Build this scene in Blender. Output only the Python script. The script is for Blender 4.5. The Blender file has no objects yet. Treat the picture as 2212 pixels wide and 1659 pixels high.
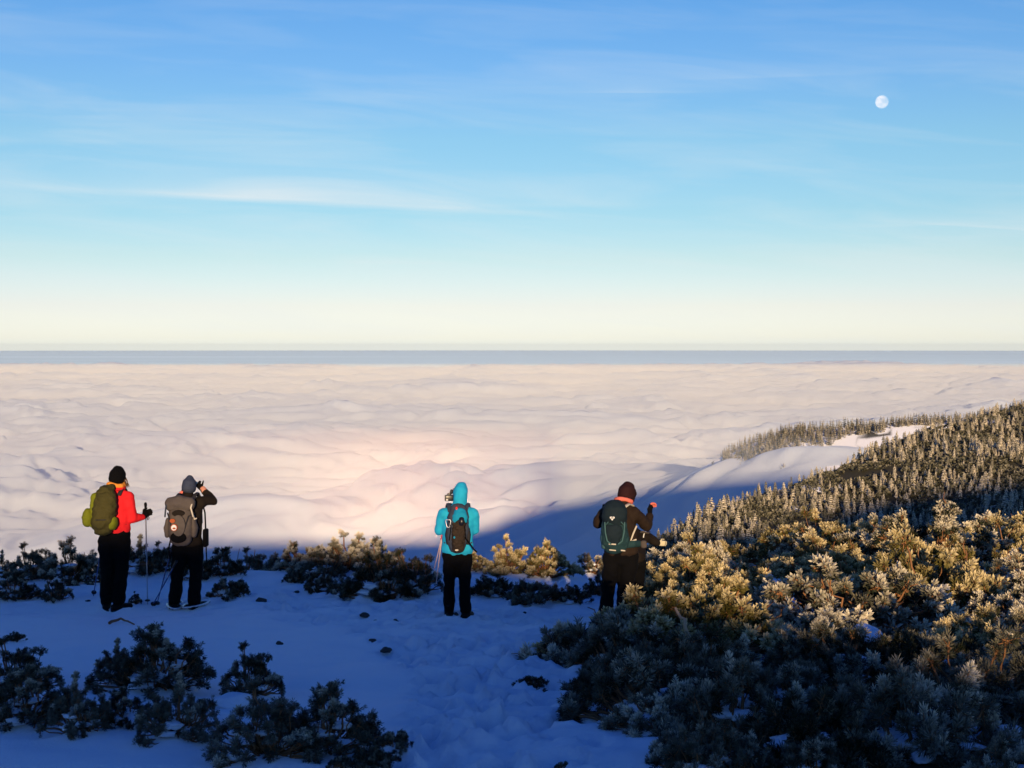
import bpy, bmesh, math, random
import numpy as np
from mathutils import Vector, Matrix, noise as mnoise

# ------------------------------------------------------------------ camera, light, exposure
scene = bpy.context.scene
COL = scene.collection
R = math.radians
PITCH = math.atan((829.5 - 748.0) / 3150.0)
cam_data = bpy.data.cameras.new("camera")
cam = bpy.data.objects.new("camera", cam_data)
COL.objects.link(cam)
cam_data.sensor_width = 36.0
cam_data.lens = 36.0 * 3150.0 / 2212.0
cam_data.clip_start = 0.1
cam_data.clip_end = 400000.0
cam.location = (0, 0, 0)
cam.rotation_euler = (math.pi / 2 - PITCH, 0, 0)
scene.camera = cam

SUN_EL = R(7.6)
SUN_AZ = R(4.3)                       # the sun stands behind the camera, a little to the right
SUN_DIR = Vector((math.sin(SUN_AZ) * math.cos(SUN_EL), -math.cos(SUN_AZ) * math.cos(SUN_EL), math.sin(SUN_EL)))
sl = bpy.data.lights.new("sun", "SUN")
sl.energy = 4.9
sl.angle = R(0.8)
sl.color = (1.0, 0.725, 0.425)
sun = bpy.data.objects.new("sun", sl)
COL.objects.link(sun)
sun.rotation_euler = SUN_DIR.to_track_quat('Z', 'Y').to_euler()

world = bpy.data.worlds.new("World")
scene.world = world
world.use_nodes = True
wn, wl = world.node_tree.nodes, world.node_tree.links
wn.clear()
w_out = wn.new("ShaderNodeOutputWorld")
w_bg = wn.new("ShaderNodeBackground")
w_bg.inputs["Strength"].default_value = 0.12
w_sky = wn.new("ShaderNodeTexSky")
w_sky.sky_type = 'NISHITA'
w_sky.sun_disc = False
w_sky.sun_elevation = SUN_EL
w_sky.sun_rotation = math.pi - SUN_AZ
w_sky.altitude = 1400
w_sky.air_density = 1.0
w_sky.dust_density = 0.4
w_sky.ozone_density = 1.0
w_geo = wn.new("ShaderNodeTexCoord")
w_sep = wn.new("ShaderNodeSeparateXYZ")
wl.new(w_geo.outputs["Generated"], w_sep.inputs[0])
def wmath(op, a, b=None, clamp=False):
    n = wn.new("ShaderNodeMath"); n.operation = op; n.use_clamp = clamp
    for i, v in enumerate((a, b)):
        if v is None: continue
        if isinstance(v, (int, float)): n.inputs[i].default_value = v
        else: wl.new(v, n.inputs[i])
    return n.outputs[0]
def wmix(fac, a, b, mode='MIX'):
    n = wn.new("ShaderNodeMix"); n.data_type = 'RGBA'; n.blend_type = mode
    for sock, v in ((n.inputs[0], fac), (n.inputs[6], a), (n.inputs[7], b)):
        if isinstance(v, (int, float)): sock.default_value = v
        elif isinstance(v, tuple): sock.default_value = v
        else: wl.new(v, sock)
    return n.outputs[2]
# sky grade: the Nishita sky, deeper and bluer towards the zenith (multiplier by elevation)
w_ramp = wn.new("ShaderNodeValToRGB")
w_ramp.color_ramp.interpolation = 'LINEAR'
_stops = [(0.0, (.90, 1.13, 2.2)), (.027, (.93, .98, 1.6)), (.06, (.80, .93, 1.28)), (.091, (.66, .91, 1.22)),
          (.139, (.63, .94, 1.24)), (.1855, (.56, .90, 1.36)), (.231, (.47, .87, 1.41)), (.36, (.22, .52, 1.15)),
          (.55, (.14, .45, 1.52)), (1.0, (.11, .37, 1.4))]
_el = w_ramp.color_ramp.elements
while len(_el) < len(_stops): _el.new(0.5)
for e, (p, c) in zip(_el, _stops):
    e.position = p
for e, (p, c) in zip(_el, _stops):
    e.color = (c[0] / 2, c[1] / 2, c[2] / 2, 1)
wl.new(w_sep.outputs[2], w_ramp.inputs[0])
w_two = wmix(1.0, w_ramp.outputs[0], (2, 2, 2, 1), 'MULTIPLY')
w_grade = wmix(1.0, w_sky.outputs[0], w_two, 'MULTIPLY')
# the last degree above the horizon keeps the sky's colour below it too
w_vec = wn.new("ShaderNodeCombineXYZ")
wl.new(w_sep.outputs[0], w_vec.inputs[0]); wl.new(w_sep.outputs[1], w_vec.inputs[1]); wl.new(wmath('MAXIMUM', w_sep.outputs[2], 0.006), w_vec.inputs[2])
wl.new(w_vec.outputs[0], w_sky.inputs["Vector"])
# thin cirrus veils and streaks, as functions of the direction in the sky
sx, sy, sz = w_sep.outputs[0], w_sep.outputs[1], w_sep.outputs[2]
w_az = wmath('DIVIDE', sx, wmath('MAXIMUM', sy, 0.05))
w_e = wmath('DIVIDE', sz, wmath('MAXIMUM', sy, 0.05))
w_cmb = wn.new("ShaderNodeCombineXYZ")
wl.new(wmath('MULTIPLY', w_az, 5.0), w_cmb.inputs[0])
wl.new(wmath('ADD', wmath('MULTIPLY', w_e, 42.0), wmath('MULTIPLY', w_az, 3.0)), w_cmb.inputs[1])
w_n = wn.new("ShaderNodeTexNoise")
w_n.inputs["Scale"].default_value = 1.0; w_n.inputs["Detail"].default_value = 6; w_n.inputs["Roughness"].default_value = .58
w_n.inputs["Distortion"].default_value = .6
wl.new(w_cmb.outputs[0], w_n.inputs["Vector"])
w_veil = wmath('MULTIPLY', wmath('SUBTRACT', w_n.outputs[0], .43), 2.3, True)
def streak(a_c, a_w, e0, slope, e_w, amount):
    a = wmath('DIVIDE', wmath('SUBTRACT', w_az, a_c), a_w)
    g = wmath('EXPONENT', wmath('MULTIPLY', wmath('MULTIPLY', a, a), -1.0))
    s = wmath('DIVIDE', wmath('SUBTRACT', w_e, wmath('ADD', wmath('MULTIPLY', w_az, slope), e0)), e_w)
    up = wmath('MULTIPLY', s, 5.0, True)
    fall = wmath('EXPONENT', wmath('MULTIPLY', wmath('MAXIMUM', s, 0.0), -1.3))
    k = wmath('MULTIPLY', wmath('MULTIPLY', up, fall), wmath('MULTIPLY', g, amount))
    return wmath('MULTIPLY', k, wmath('ADD', wmath('MULTIPLY', w_n.outputs[0], 1.6), -.05))
w_str = streak(-.165, .14, .0885, -.052, .019, 1.3)
for args in ((-.27, .16, .137, 0.0, .016, .34), (-.02, .12, .094, .01, .012, .3), (.085, .032, .1725, 0.0, .004, .5), (.18, .06, .1775, .03, .006, .3), (.32, .05, .100, -.06, .0055, .75),
             (.29, .07, .0735, .03, .006, .35), (-.07, .1, .0555, -.01, .003, .35)):
    w_str = wmath('ADD', w_str, streak(*args))
w_fade = wmath('MULTIPLY', wmath('SUBTRACT', .34, sz), 4.0, True)
w_cl = wmath('MULTIPLY', wmath('ADD', wmath('MULTIPLY', w_veil, .55), w_str), wmath('MULTIPLY', w_fade, .70), True)
w_fin = wmix(w_cl, w_grade, (6.6, 7.1, 7.3, 1))
wl.new(w_fin, w_bg.inputs[0])

wl.new(w_bg.outputs[0], w_out.inputs[0])

scene.view_settings.view_transform = 'Standard'
scene.view_settings.look = 'None'
scene.view_settings.exposure = 0.0
scene.view_settings.gamma = 1.0
scene.view_settings.use_curve_mapping = False
scene.render.engine = 'CYCLES'
scene.cycles.use_denoising = True
scene.cycles.denoising_prefilter = 'ACCURATE'
scene.cycles.max_bounces = 6
scene.cycles.diffuse_bounces = 3
scene.cycles.transparent_max_bounces = 8
scene.cycles.volume_bounces = 0

# ------------------------------------------------------------------ helpers
rng = np.random.default_rng(7)
def _hash(ix, iy, seed):
    h = (ix.astype(np.int64) * 374761393 + iy.astype(np.int64) * 668265263 + seed * 974634777) & 0xFFFFFFFF
    h = ((h ^ (h >> 13)) * 1274126177) & 0xFFFFFFFF
    return ((h ^ (h >> 16)) & 0xFFFFFF) / float(0x1000000)
def perlin(x, y, seed=0):
    x = np.asarray(x, float); y = np.asarray(y, float)
    ix = np.floor(x); iy = np.floor(y); fx = x - ix; fy = y - iy
    u = fx**3 * (fx * (fx * 6 - 15) + 10); v = fy**3 * (fy * (fy * 6 - 15) + 10)
    def g(dx, dy):
        a = _hash(ix + dx, iy + dy, seed) * 2 * np.pi
        return np.cos(a) * (fx - dx) + np.sin(a) * (fy - dy)
    n0 = g(0, 0) * (1 - u) + g(1, 0) * u
    n1 = g(0, 1) * (1 - u) + g(1, 1) * u
    return (n0 * (1 - v) + n1 * v) * 1.5
def fbm(x, y, octaves=4, seed=0, gain=.5):
    s = 0; a = 1; f = 1
    for k in range(octaves):
        s = s + a * perlin(x * f + 17.3 * k, y * f - 9.1 * k, seed + k); a *= gain; f *= 2.03
    return s
def sstep(a, b, x):
    t = np.clip((np.asarray(x, float) - a) / (b - a), 0, 1)
    return t * t * (3 - 2 * t)

def new_mat(name):
    m = bpy.data.materials.new(name); m.use_nodes = True
    nt = m.node_tree; nt.nodes.clear()
    return m, nt.nodes, nt.links
def node(nodes, kind, **kw):
    n = nodes.new(kind)
    for k, v in kw.items():
        if k in n.inputs.keys(): n.inputs[k].default_value = v
        else: setattr(n, k, v)
    return n
def mixc(nodes, links, fac, a, b, mode='MIX'):
    n = nodes.new("ShaderNodeMix"); n.data_type = 'RGBA'; n.blend_type = mode
    for s, v in ((n.inputs[0], fac), (n.inputs[6], a), (n.inputs[7], b)):
        if isinstance(v, (int, float)): s.default_value = v
        elif isinstance(v, tuple): s.default_value = v if len(v) == 4 else (*v, 1)
        else: links.new(v, s)
    return n.outputs[2]
def mth(nodes, links, op, a, b=None, clamp=False):
    n = nodes.new("ShaderNodeMath"); n.operation = op; n.use_clamp = clamp
    for i, v in enumerate((a, b)):
        if v is None: continue
        if isinstance(v, (int, float)): n.inputs[i].default_value = v
        else: links.new(v, n.inputs[i])
    return n.outputs[0]
def attr(nodes, name):
    n = nodes.new("ShaderNodeAttribute"); n.attribute_name = name
    return n.outputs["Fac"]
def grid_mesh(name, X, Y, Z, attrs=None):
    ny, nx = Z.shape
    me = bpy.data.meshes.new(name)
    co = np.stack([X, Y, Z], -1).reshape(-1, 3).astype(np.float32)
    i = np.arange(nx * ny).reshape(ny, nx)
    q = np.stack([i[:-1, :-1], i[:-1, 1:], i[1:, 1:], i[1:, :-1]], -1).reshape(-1)
    nf = (nx - 1) * (ny - 1)
    me.vertices.add(nx * ny); me.vertices.foreach_set("co", co.ravel())
    me.loops.add(nf * 4); me.loops.foreach_set("vertex_index", q.astype(np.int32))
    me.polygons.add(nf)
    me.polygons.foreach_set("loop_start", np.arange(0, nf * 4, 4, dtype=np.int32))
    me.polygons.foreach_set("use_smooth", np.ones(nf, bool))
    me.update(calc_edges=True)
    for k, v in (attrs or {}).items():
        a = me.attributes.new(k, 'FLOAT', 'POINT'); a.data.foreach_set("value", np.asarray(v, np.float32).ravel())
    return me
def poly_mesh(name, co, faces, smooth=False, attrs=None):
    """co (n,3); faces = list of index arrays (m,k) of equal k each"""
    me = bpy.data.meshes.new(name)
    co = np.asarray(co, np.float32)
    me.vertices.add(len(co)); me.vertices.foreach_set("co", co.ravel())
    loops = np.concatenate([f.ravel() for f in faces]).astype(np.int32)
    cnt = np.concatenate([np.full(len(f), f.shape[1]) for f in faces])
    me.loops.add(len(loops)); me.loops.foreach_set("vertex_index", loops)
    me.polygons.add(len(cnt))
    me.polygons.foreach_set("loop_start", np.concatenate([[0], np.cumsum(cnt)[:-1]]).astype(np.int32))
    me.polygons.foreach_set("use_smooth", np.full(len(cnt), smooth))
    me.update(calc_edges=True)
    for k, v in (attrs or {}).items():
        a = me.attributes.new(k, 'FLOAT', 'POINT'); a.data.foreach_set("value", np.asarray(v, np.float32).ravel())
    return me
def link(name, me, mat=None, parent=None, **props):
    o = bpy.data.objects.new(name, me); COL.objects.link(o)
    if mat and len(me.materials) == 0: me.materials.append(mat)
    if parent is not None: o.parent = parent
    for k, v in props.items(): o[k] = v
    return o
def empty(name, loc, rotz=0, **props):
    o = bpy.data.objects.new(name, None); COL.objects.link(o)
    o.location = loc; o.rotation_euler = (0, 0, rotz); o.empty_display_size = .2
    for k, v in props.items(): o[k] = v
    return o

# ------------------------------------------------------------------ terrain height
def near_plane(x, y):
    z = -1.68 - .087 * y
    # a nearly level shoulder where the hikers stand, left and centre
    lev = sstep(1.8, .2, x)
    zz = np.where(y > 18, -1.68 - .087 * 18 - .02 * (y - 18), z)
    return z * (1 - lev) + zz * lev - .45 * np.maximum(-70 - x, 0)
BR_X = np.array([-60, -8, -3, .6, 1.2, 3.2, 7.6, 15.4, 30, 60, 140])
BR_Y = np.array([16, 21, 21.6, 21.6, 22, 23.5, 30, 40, 52, 72, 90.])
CR_X = np.array([-420, -260, -200, -140, -60, -20, -8, -2.6, 2.4, 4.4, 6.4, 9, 14, 25, 60, 95, 130, 175, 215, 260, 340, 460, 620, 830, 1000])
CR_Z = np.array([-200., -110, -75, -26, 0, 2.2, 2.1, 1.88, 1.52, 1.05, .75, .45, .15, .1, 2, 9, 17.5, 26, 34, 48, 74, 97, 93, 84, 76])
RID = np.array([(-60, 250, -120), (-20, 280, -76), (12, 300, -54), (33, 330, -45), (52, 360, -41), (75, 400, -40), (97, 440, -38.5), (135, 480, -29), (182, 520, -21.8),
                (260, 580, -14), (400, 650, -12), (900, 800, -10)], float)
R2 = np.array([(120, 2000, -300), (240, 2000, -180), (314, 2000, -138), (377, 2000, -118), (472, 2000, -105), (530, 2000, -103), (568, 2000, -103), (700, 2000, -98), (1200, 2000, -80)], float)
def hterrain(x, y, detail=True):
    x = np.asarray(x, float); y = np.asarray(y, float)
    z = near_plane(x, y)
    # the slope behind the camera rises to a crest that shades the foreground
    cr = np.interp(x, CR_X, CR_Z)
    yc = -14 - .32 * np.clip(x - 12, 0, 400)
    t = np.clip((-2 - y) / np.maximum(-2 - yc, 1), 0, 1)
    up = (-1.68) * (1 - t * t * (3 - 2 * t)) + cr * (t * t * (3 - 2 * t))
    back = cr - np.maximum(yc - y, 0) * .22
    zb = np.where(y < yc, back, up)
    z = np.where(y < -2, zb, z - .174 * sstep(8, -2, y) * 0)
    z = np.where((y >= -2) & (y < 3), z * sstep(-2, 3, y) + (-1.68) * (1 - sstep(-2, 3, y)), z)
    # brink
    yb = np.interp(x, BR_X, BR_Y)
    d = y - yb
    soft = 2.0 + .05 * np.maximum(yb - 21, 0)
    dd = np.maximum(d, 0)
    z = z - .42 * dd * dd / (dd + soft)
    z = np.maximum(z, -420)
    # the spur with the frosted spruces
    ry = np.interp(x, RID[:, 0], RID[:, 1]); rz = np.interp(x, RID[:, 0], RID[:, 2])
    n1 = fbm(x / 60, y / 60, 3, 31) * 3.0
    hz = np.where(y < ry, rz - .135 * (ry - y), rz - .5 * (np.sqrt((y - ry)**2 + 12**2) - 12)) + n1 * sstep(0, 60, np.abs(ry - y)) + fbm(x / 11, y / 11, 3, 5) * .5
    # the far ridge
    r2z = np.interp(x, R2[:, 0], R2[:, 2])
    h2 = np.where(y < 2000, r2z - .125 * (2000 - y), r2z - .35 * (np.sqrt((y - 2000)**2 + 40**2) - 40)) + fbm(x / 160, y / 160, 3, 41) * 5
    far = np.maximum(np.where(y > 130, hz, -500), np.where(y > 900, h2, -500))
    z = np.maximum(z, far)
    z = np.maximum(z, -430)
    if detail:
        w = sstep(40, 20, y) * sstep(-5, 2, y)
        z = z + w * (fbm(x / 1.7, y / 1.7, 3, 3) * .045 + fbm(x / .42, y / .42, 2, 9) * .012)
        w2 = sstep(14, 30, y) * sstep(140, 80, y)
        z = z + w2 * fbm(x / 6, y / 6, 3, 13) * .25
    return z
PATH = np.array([(8, -.15, .75), (10, .05, .8), (12, .0, .95), (14, -.3, 1.3), (16, -.6, 1.8), (18, -1.2, 3.0), (20, -1.2, 3.2)])
FOOT = []
_r = random.Random(5)
for k in range(420):
    yy = 8 + 12.5 * _r.random()**.85
    cx = np.interp(yy, PATH[:, 0], PATH[:, 1]); hw = np.interp(yy, PATH[:, 0], PATH[:, 2])
    FOOT.append((cx + _r.uniform(-1, 1) * hw * .8, yy, _r.uniform(.03, .09), _r.uniform(-.5, .5)))
for k in range(70):
    FOOT.append((_r.uniform(-6.2, -1), _r.uniform(16.5, 19.5), _r.uniform(.025, .055), _r.uniform(-1.5, 1.5)))
MOUNDS = []      # (x, y, radius, height): snow banked against the shrubs
def height(x, y):
    x = np.asarray(x, float); y = np.asarray(y, float)
    z = hterrain(x, y)
    for (mx, my, r, h) in MOUNDS:
        z = z + h * np.exp(-((x - mx)**2 + (y - my)**2) / (r * r))
    return z
def h1(x, y):
    return float(height(np.array([x]), np.array([y]))[0])

CP, SP = math.cos(PITCH), math.sin(PITCH)
def ray(u, v):
    cx, cy = (u - 1106) / 3150.0, -(v - 829.5) / 3150.0
    return Vector((cx, CP + cy * SP, cy * CP - SP)).normalized()
def ground_at(u, v, dmin=6.0):
    """the ground point seen in that direction from the photographer's place"""
    d = ray(u, v)
    t = np.arange(dmin, 24 if u < 1330 else 140, .05)
    below = d.z * t < height(d.x * t, d.y * t)
    k = int(np.argmax(below)) if below.any() else len(t) - 1
    return Vector((d.x * t[k], d.y * t[k], h1(d.x * t[k], d.y * t[k])))

# ------------------------------------------------------------------ where the dwarf pines stand
SHRUBS = []      # x, y, size (radius m), height m, kind (frost and painted light), detail level, label, group
G_LEFT = "dark dwarf pines in the shaded snow at lower left"
G_BRINK = "dwarf pines along the brink behind the hikers"
G_RIGHT = "frosted dwarf pines covering the slope at right"
def put(u, v, w, h, frost, label, group, lod=0, mound=.0):
    p = ground_at(u, v); d = p.length
    SHRUBS.append(dict(x=p.x, y=p.y, r=w * d / 3150 / 2, h=h * d / 3150 * (.88 if lod == 0 and v > 1330 else 1.0), frost=frost, lod=lod, label=label, group=group))
    if mound: MOUNDS.append((p.x, p.y, w * d / 3150 * .42, mound))
for a in [
    (345, 1497, 225, 152, 0, "broad dark dwarf pine in shaded snow, its crown just below the fallen stick"),
    (262, 1482, 110, 92, 0, "low dark dwarf pine leaning on the left side of the broad one below the stick"),
    (545, 1512, 125, 115, 0, "small dark dwarf pine between the broad pine and the biggest lower left pine"),
    (385, 1603, 165, 135, 0, "rounded dark dwarf pine in front of the broad pine, snow pockets around it"),
    (575, 1648, 230, 160, 0, "left half of the biggest dark dwarf pine thicket beside the trodden path"),
    (715, 1638, 215, 165, 0, "right half of the biggest dark dwarf pine thicket beside the trodden path"),
    (40, 1500, 150, 110, 0, "dark dwarf pine cut by the left picture edge, upper of two there"),
    (60, 1572, 190, 130, 0, "dark dwarf pine cut by the left picture edge, lower of two there"),
    (178, 1592, 140, 125, 0, "dark dwarf pine behind the smooth snow drift at lower left"),
    (265, 1580, 130, 90, 0, "sparse dark dwarf pine with bare twigs above the smooth snow drift"),
    (33, 1392, 40, 22, 0, "tiny dark pine tuft poking out of the snow near the left edge"),
    (850, 1632, 85, 50, 0, "small dark pine sprig at the path edge, right of the biggest dark thicket"),
    (800, 1668, 110, 42, 0, "low dark pine sprig cut by the bottom edge beside the path"),
    (735, 1672, 50, 30, 0, "small pine tuft at the bottom edge under the biggest dark thicket")]:
    put(*a[:5], a[5], G_LEFT, 0, .05)
for a in [
    (30, 1298, 95, 62, 0, "dark dwarf pine at the left picture edge on the snowy brink"),
    (120, 1300, 60, 50, 0, "small dark dwarf pine left of the red jacketed hiker, nearest of those there"),
    (150, 1262, 120, 95, 1, "frosted dark dwarf pine left of the red jacketed hiker's legs"),
    (5, 1250, 60, 70, 0, "dark dwarf pine tip at the far left end of the brink"),
    (205, 1262, 60, 80, 1, "dark dwarf pine directly behind the red jacketed hiker's legs"),
    (310, 1240, 100, 72, 0, "dark dwarf pine between the two hikers on the left"),
    (293, 1306, 28, 24, 0, "tiny pine tuft beside the red jacketed hiker's right boot"),
    (420, 1252, 80, 62, 0, "dark dwarf pine behind the legs of the hiker with the grey backpack"),
    (498, 1293, 80, 46, 0, "small dark dwarf pine right of the grey backpack hiker, alone in the snow"),
    (480, 1246, 80, 64, 0, "dark dwarf pine right of the grey backpack hiker on the brink"),
    (545, 1230, 95, 68, 0, "dark dwarf pine under the thin bare stick on the brink"),
    (602, 1232, 105, 60, 1, "low frosted dwarf pine left of the sunlit crest pine"),
    (660, 1236, 110, 72, 2, "frosted dwarf pine at the left end of the sunlit crest"),
    (690, 1280, 70, 40, 0, "small dark dwarf pine half buried in snow below the sunlit crest"),
    (745, 1290, 80, 42, 0, "dark dwarf pine skirt spreading on the snow below the sunlit crest"),
    (755, 1235, 140, 85, 2, "sunlit frosted dwarf pine, the highest on the brink crest"),
    (830, 1296, 150, 110, 0, "large dark dwarf pine left of the blue jacketed hiker"),
    (895, 1285, 110, 105, 0, "dark dwarf pine touching the blue jacketed hiker's left side"),
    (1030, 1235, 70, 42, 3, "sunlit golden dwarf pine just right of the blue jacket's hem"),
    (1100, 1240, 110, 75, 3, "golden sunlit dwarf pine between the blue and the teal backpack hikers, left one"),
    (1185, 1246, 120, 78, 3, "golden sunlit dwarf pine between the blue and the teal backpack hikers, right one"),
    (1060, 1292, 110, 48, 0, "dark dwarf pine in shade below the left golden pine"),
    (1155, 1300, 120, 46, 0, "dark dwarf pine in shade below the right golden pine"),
    (1235, 1305, 80, 40, 0, "dark dwarf pine in shade left of the teal backpack hiker's feet"),
    (1275, 1240, 70, 50, 1, "dim dwarf pine behind the left arm of the teal backpack hiker"),
    (1290, 1290, 60, 60, 0, "dark dwarf pine behind the teal backpack hiker's legs"),
    (70, 1255, 90, 70, 0, "dark dwarf pine between the left edge and the frosted pine on the brink"),
    (255, 1232, 60, 62, 1, "dusted dwarf pine seen just right of the red jacketed hiker's hip"),
    (355, 1236, 70, 66, 0, "dark dwarf pine touching the left leg of the grey backpack hiker"),
    (700, 1250, 100, 62, 0, "dark dwarf pine under the sunlit crest, left of its highest pine"),
    (640, 1262, 60, 30, 0, "low dark dwarf pine sprawling in the snow left of the crest"),
    (815, 1245, 110, 82, 1, "dark dwarf pine with sunlit tip at the right end of the crest"),
    (1430, 1325, 150, 112, 3, "golden sunlit dwarf pine at the right leg of the teal backpack hiker"),
    (1545, 1335, 190, 145, 3, "big golden sunlit dwarf pine right of the teal backpack hiker"),
    (1640, 1335, 130, 110, 3, "golden sunlit dwarf pine with orange branches above the snow patch")]:
    put(*a[:5], a[5], G_BRINK, 0, .03)
# scattered sprigs on the snow beside the right-hand thicket
for a in [(1195, 1370, 36, 22), (1178, 1395, 30, 16), (1160, 1425, 44, 24), (1150, 1478, 60, 26), (1125, 1482, 40, 20), (1170, 1500, 36, 18), (1222, 1395, 50, 30), (1215, 1655, 34, 22)]:
    put(*a, 0, "small dark pine sprig in the snow along the left edge of the right hand thicket", G_RIGHT)
for u, v in ((240, 1314), (258, 1314), (396, 1312), (420, 1312), (974, 1333), (1004, 1333)):
    p = ground_at(u, v); MOUNDS.append((p.x, p.y - .05, .20, .045))
_r = random.Random(21)
_edge_y = np.array([7, 8.5, 9.2, 10, 11, 12, 13, 14, 15.5, 17, 21, 26, 40, 90])
_edge_x = np.array([1.05, .95, .78, .62, .5, .62, .9, 1.25, 1.75, 2.3, 2.5, 2.9, 5.2, 19])
taken = [(s['x'], s['y'], s['r']) for s in SHRUBS]
y = 7.9
while y < 92:
    s = .74 if y < 11.5 else .95 if y < 13.5 else (1.85 if y < 32 else (1.9 if y < 50 else 2.7))
    x = np.interp(y, _edge_y, _edge_x) + _r.uniform(0, .3) * s
    while x < .365 * y + .8:
        px = x + _r.uniform(-.28, .28) * s; py = y + _r.uniform(-.3, .3) * s
        x += s * _r.uniform(.85, 1.15)
        u = 1106 + 3150 * px / py; v = 748 + 3150 * -h1(px, py) / py
        if py > np.interp(px, BR_X, BR_Y) + 3: continue
        if any((px - q[0])**2 + (py - q[1])**2 < (.55 * q[2] + .25)**2 for q in taken): continue
        if u - 3150 * s * (.14 if py < 12 else .30) / py < np.interp(v, [1250, 1330, 1390, 1450, 1560, 1659, 1900], [1330, 1300, 1255, 1228, 1295, 1338, 1400]): continue
        if u < 1480 and py > 16.5: continue
        # snow is left open in a few places
        if any(abs(u - a) < b and abs(v - c) < e for a, b, c, e in ((1725, 75, 1350, 34), (1868, 60, 1420, 36), (1620, 50, 1425, 26), (2185, 40, 1620, 36), (1905, 30, 1490, 18))): continue
        rad = s * _r.uniform(.34, .76); hh = rad * _r.uniform(.65, 1.15) * (1 if py < 13.2 else .78 if py < 33 else (.8 if py < 50 else .55))
        lod = 0 if py < 13.2 else (3 if py < 33 else (1 if py < 42 else 2))
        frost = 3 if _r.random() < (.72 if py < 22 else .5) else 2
        if py < 12: frost = _r.choice((1, 0, 0, 1, 0))  # the shaded part gets less rime, so its shade sits in the colour
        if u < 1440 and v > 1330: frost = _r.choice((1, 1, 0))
        kindw = ("dark green", "frost dusted", "white rimed", "sun-gilded frosted")[frost]
        where = "beside the path" if u < 1480 else ("in the middle" if u < 1850 else "towards the right edge")
        if py < 13.2: lab = f"{kindw} dwarf pine in the shaded foreground thicket, {where}"
        elif py < 33: lab = f"{kindw} dwarf pine on the sunlit slope behind the shaded thicket, {where}"
        else: lab = f"small far {kindw} dwarf pine on the shoulder above the gully, {where}"
        SHRUBS.append(dict(x=px, y=py, r=rad, h=hh, frost=frost, lod=lod, label=lab, group=G_RIGHT))
    y += s * .92

# ------------------------------------------------------------------ sea of clouds, distant plain, moon, air
CLOUD_Z = -300.0
def cloud_height(x, y):
    r = np.hypot(x, y)
    wx = fbm(x / 900, y / 900, 3, 71) * 260; wy = fbm(x / 900, y / 900, 3, 75) * 260
    X, Y = x + wx, y + wy
    big = fbm(X / 2600, Y / 2600, 3, 51) * 30
    def bil(l, sd, p): return (1.06 - np.sqrt(perlin(X / l, Y / l, sd)**2 + .022))**p
    puff = fbm(X / 1150, Y / 1150, 3, 59, .5) * 34 - 18 * bil(900, 53, 2) - 24 * bil(430, 54, 2) - 19 * bil(210, 57, 1.8) - 11 * bil(105, 58, 1.6) - 4.5 * bil(52, 60, 1.5)
    fine = fbm(x / 70, y / 70, 3, 61, .5) * 1.6
    calm = 1 - .55 * np.exp(-((x - 400) / 420)**2 - ((y - 1850) / 420)**2)
    z = CLOUD_Z + 34 + big * calm + (puff + fine) * calm * (1.3 + .2 * sstep(6000, 15000, r))
    # dome before the watchers, and the bank that laps against the far ridge
    for (cx, cy, rx, ry, h) in ((-215, 2700, 330, 380, 62), (205, 2500, 300, 360, 70), (-560, 2560, 190, 240, 40)):
        q = ((X * .3 + x * .7 - cx) / rx)**2 + ((Y * .3 + y * .7 - cy) / ry)**2
        z = z + h * np.exp(-q)
    # the bank that laps against the far ridge
    q = ((x - 390) / np.where(x < 390, 300, 420))**2 + ((y - 1860) / 420)**2
    z = z + (171 + 9 * fbm(x / 120, y / 120, 3, 91)) * np.exp(-q)
    # ragged far edge of the deck
    az = np.arctan2(x, y)
    edge = 24500 * (1 + (.16) * fbm(az * 7, az * 0 + 3.3, 4, 81))
    z = z - 150 * sstep(0, 4200, r - edge)
    return z
_az = np.radians(np.linspace(-34, 34, 681))
_rr = 620 * (31500 / 620)**np.linspace(0, 1, 640)
_A, _RR = np.meshgrid(_az, _rr)
_X, _Y = _RR * np.sin(_A), _RR * np.cos(_A)
m_cloud, n_, l_ = new_mat("cloud")
bs = node(n_, "ShaderNodeBsdfDiffuse", Roughness=0.4)
bs.inputs["Color"].default_value = (.60, .672, .735, 1)
l_.new(bs.outputs[0], node(n_, "ShaderNodeOutputMaterial").inputs[0])
link("sea_of_clouds", grid_mesh("sea_of_clouds", _X, _Y, cloud_height(_X, _Y)), m_cloud, kind="stuff",
     label="pale sea of clouds filling the valley to the horizon", category="clouds")

m_plain, n_, l_ = new_mat("distant_plain")
tc = node(n_, "ShaderNodeTexCoord")
mp = node(n_, "ShaderNodeMapping"); mp.inputs["Scale"].default_value = (.00002, .00022, 1)
l_.new(tc.outputs["Object"], mp.inputs[0])
nz = node(n_, "ShaderNodeTexNoise", Scale=1.0, Detail=5.0); l_.new(mp.outputs[0], nz.inputs["Vector"])
cc = mixc(n_, l_, nz.outputs[0], (.24, .38, .52), (.46, .62, .80))  # forest and fields under haze, the haze's blue-grey put into the colour
bs = node(n_, "ShaderNodeBsdfDiffuse", Roughness=1.0); l_.new(cc, bs.inputs["Color"])
l_.new(bs.outputs[0], node(n_, "ShaderNodeOutputMaterial").inputs[0])
_rp = np.array([18000, 30000, 60000, 110000, 168000.]); _ap = np.radians(np.linspace(-40, 40, 41))
_A, _RR = np.meshgrid(_ap, _rp)
link("distant_plain", grid_mesh("distant_plain", _RR * np.sin(_A), _RR * np.cos(_A), _A * 0 - 480.0), m_plain, kind="structure")

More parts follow.
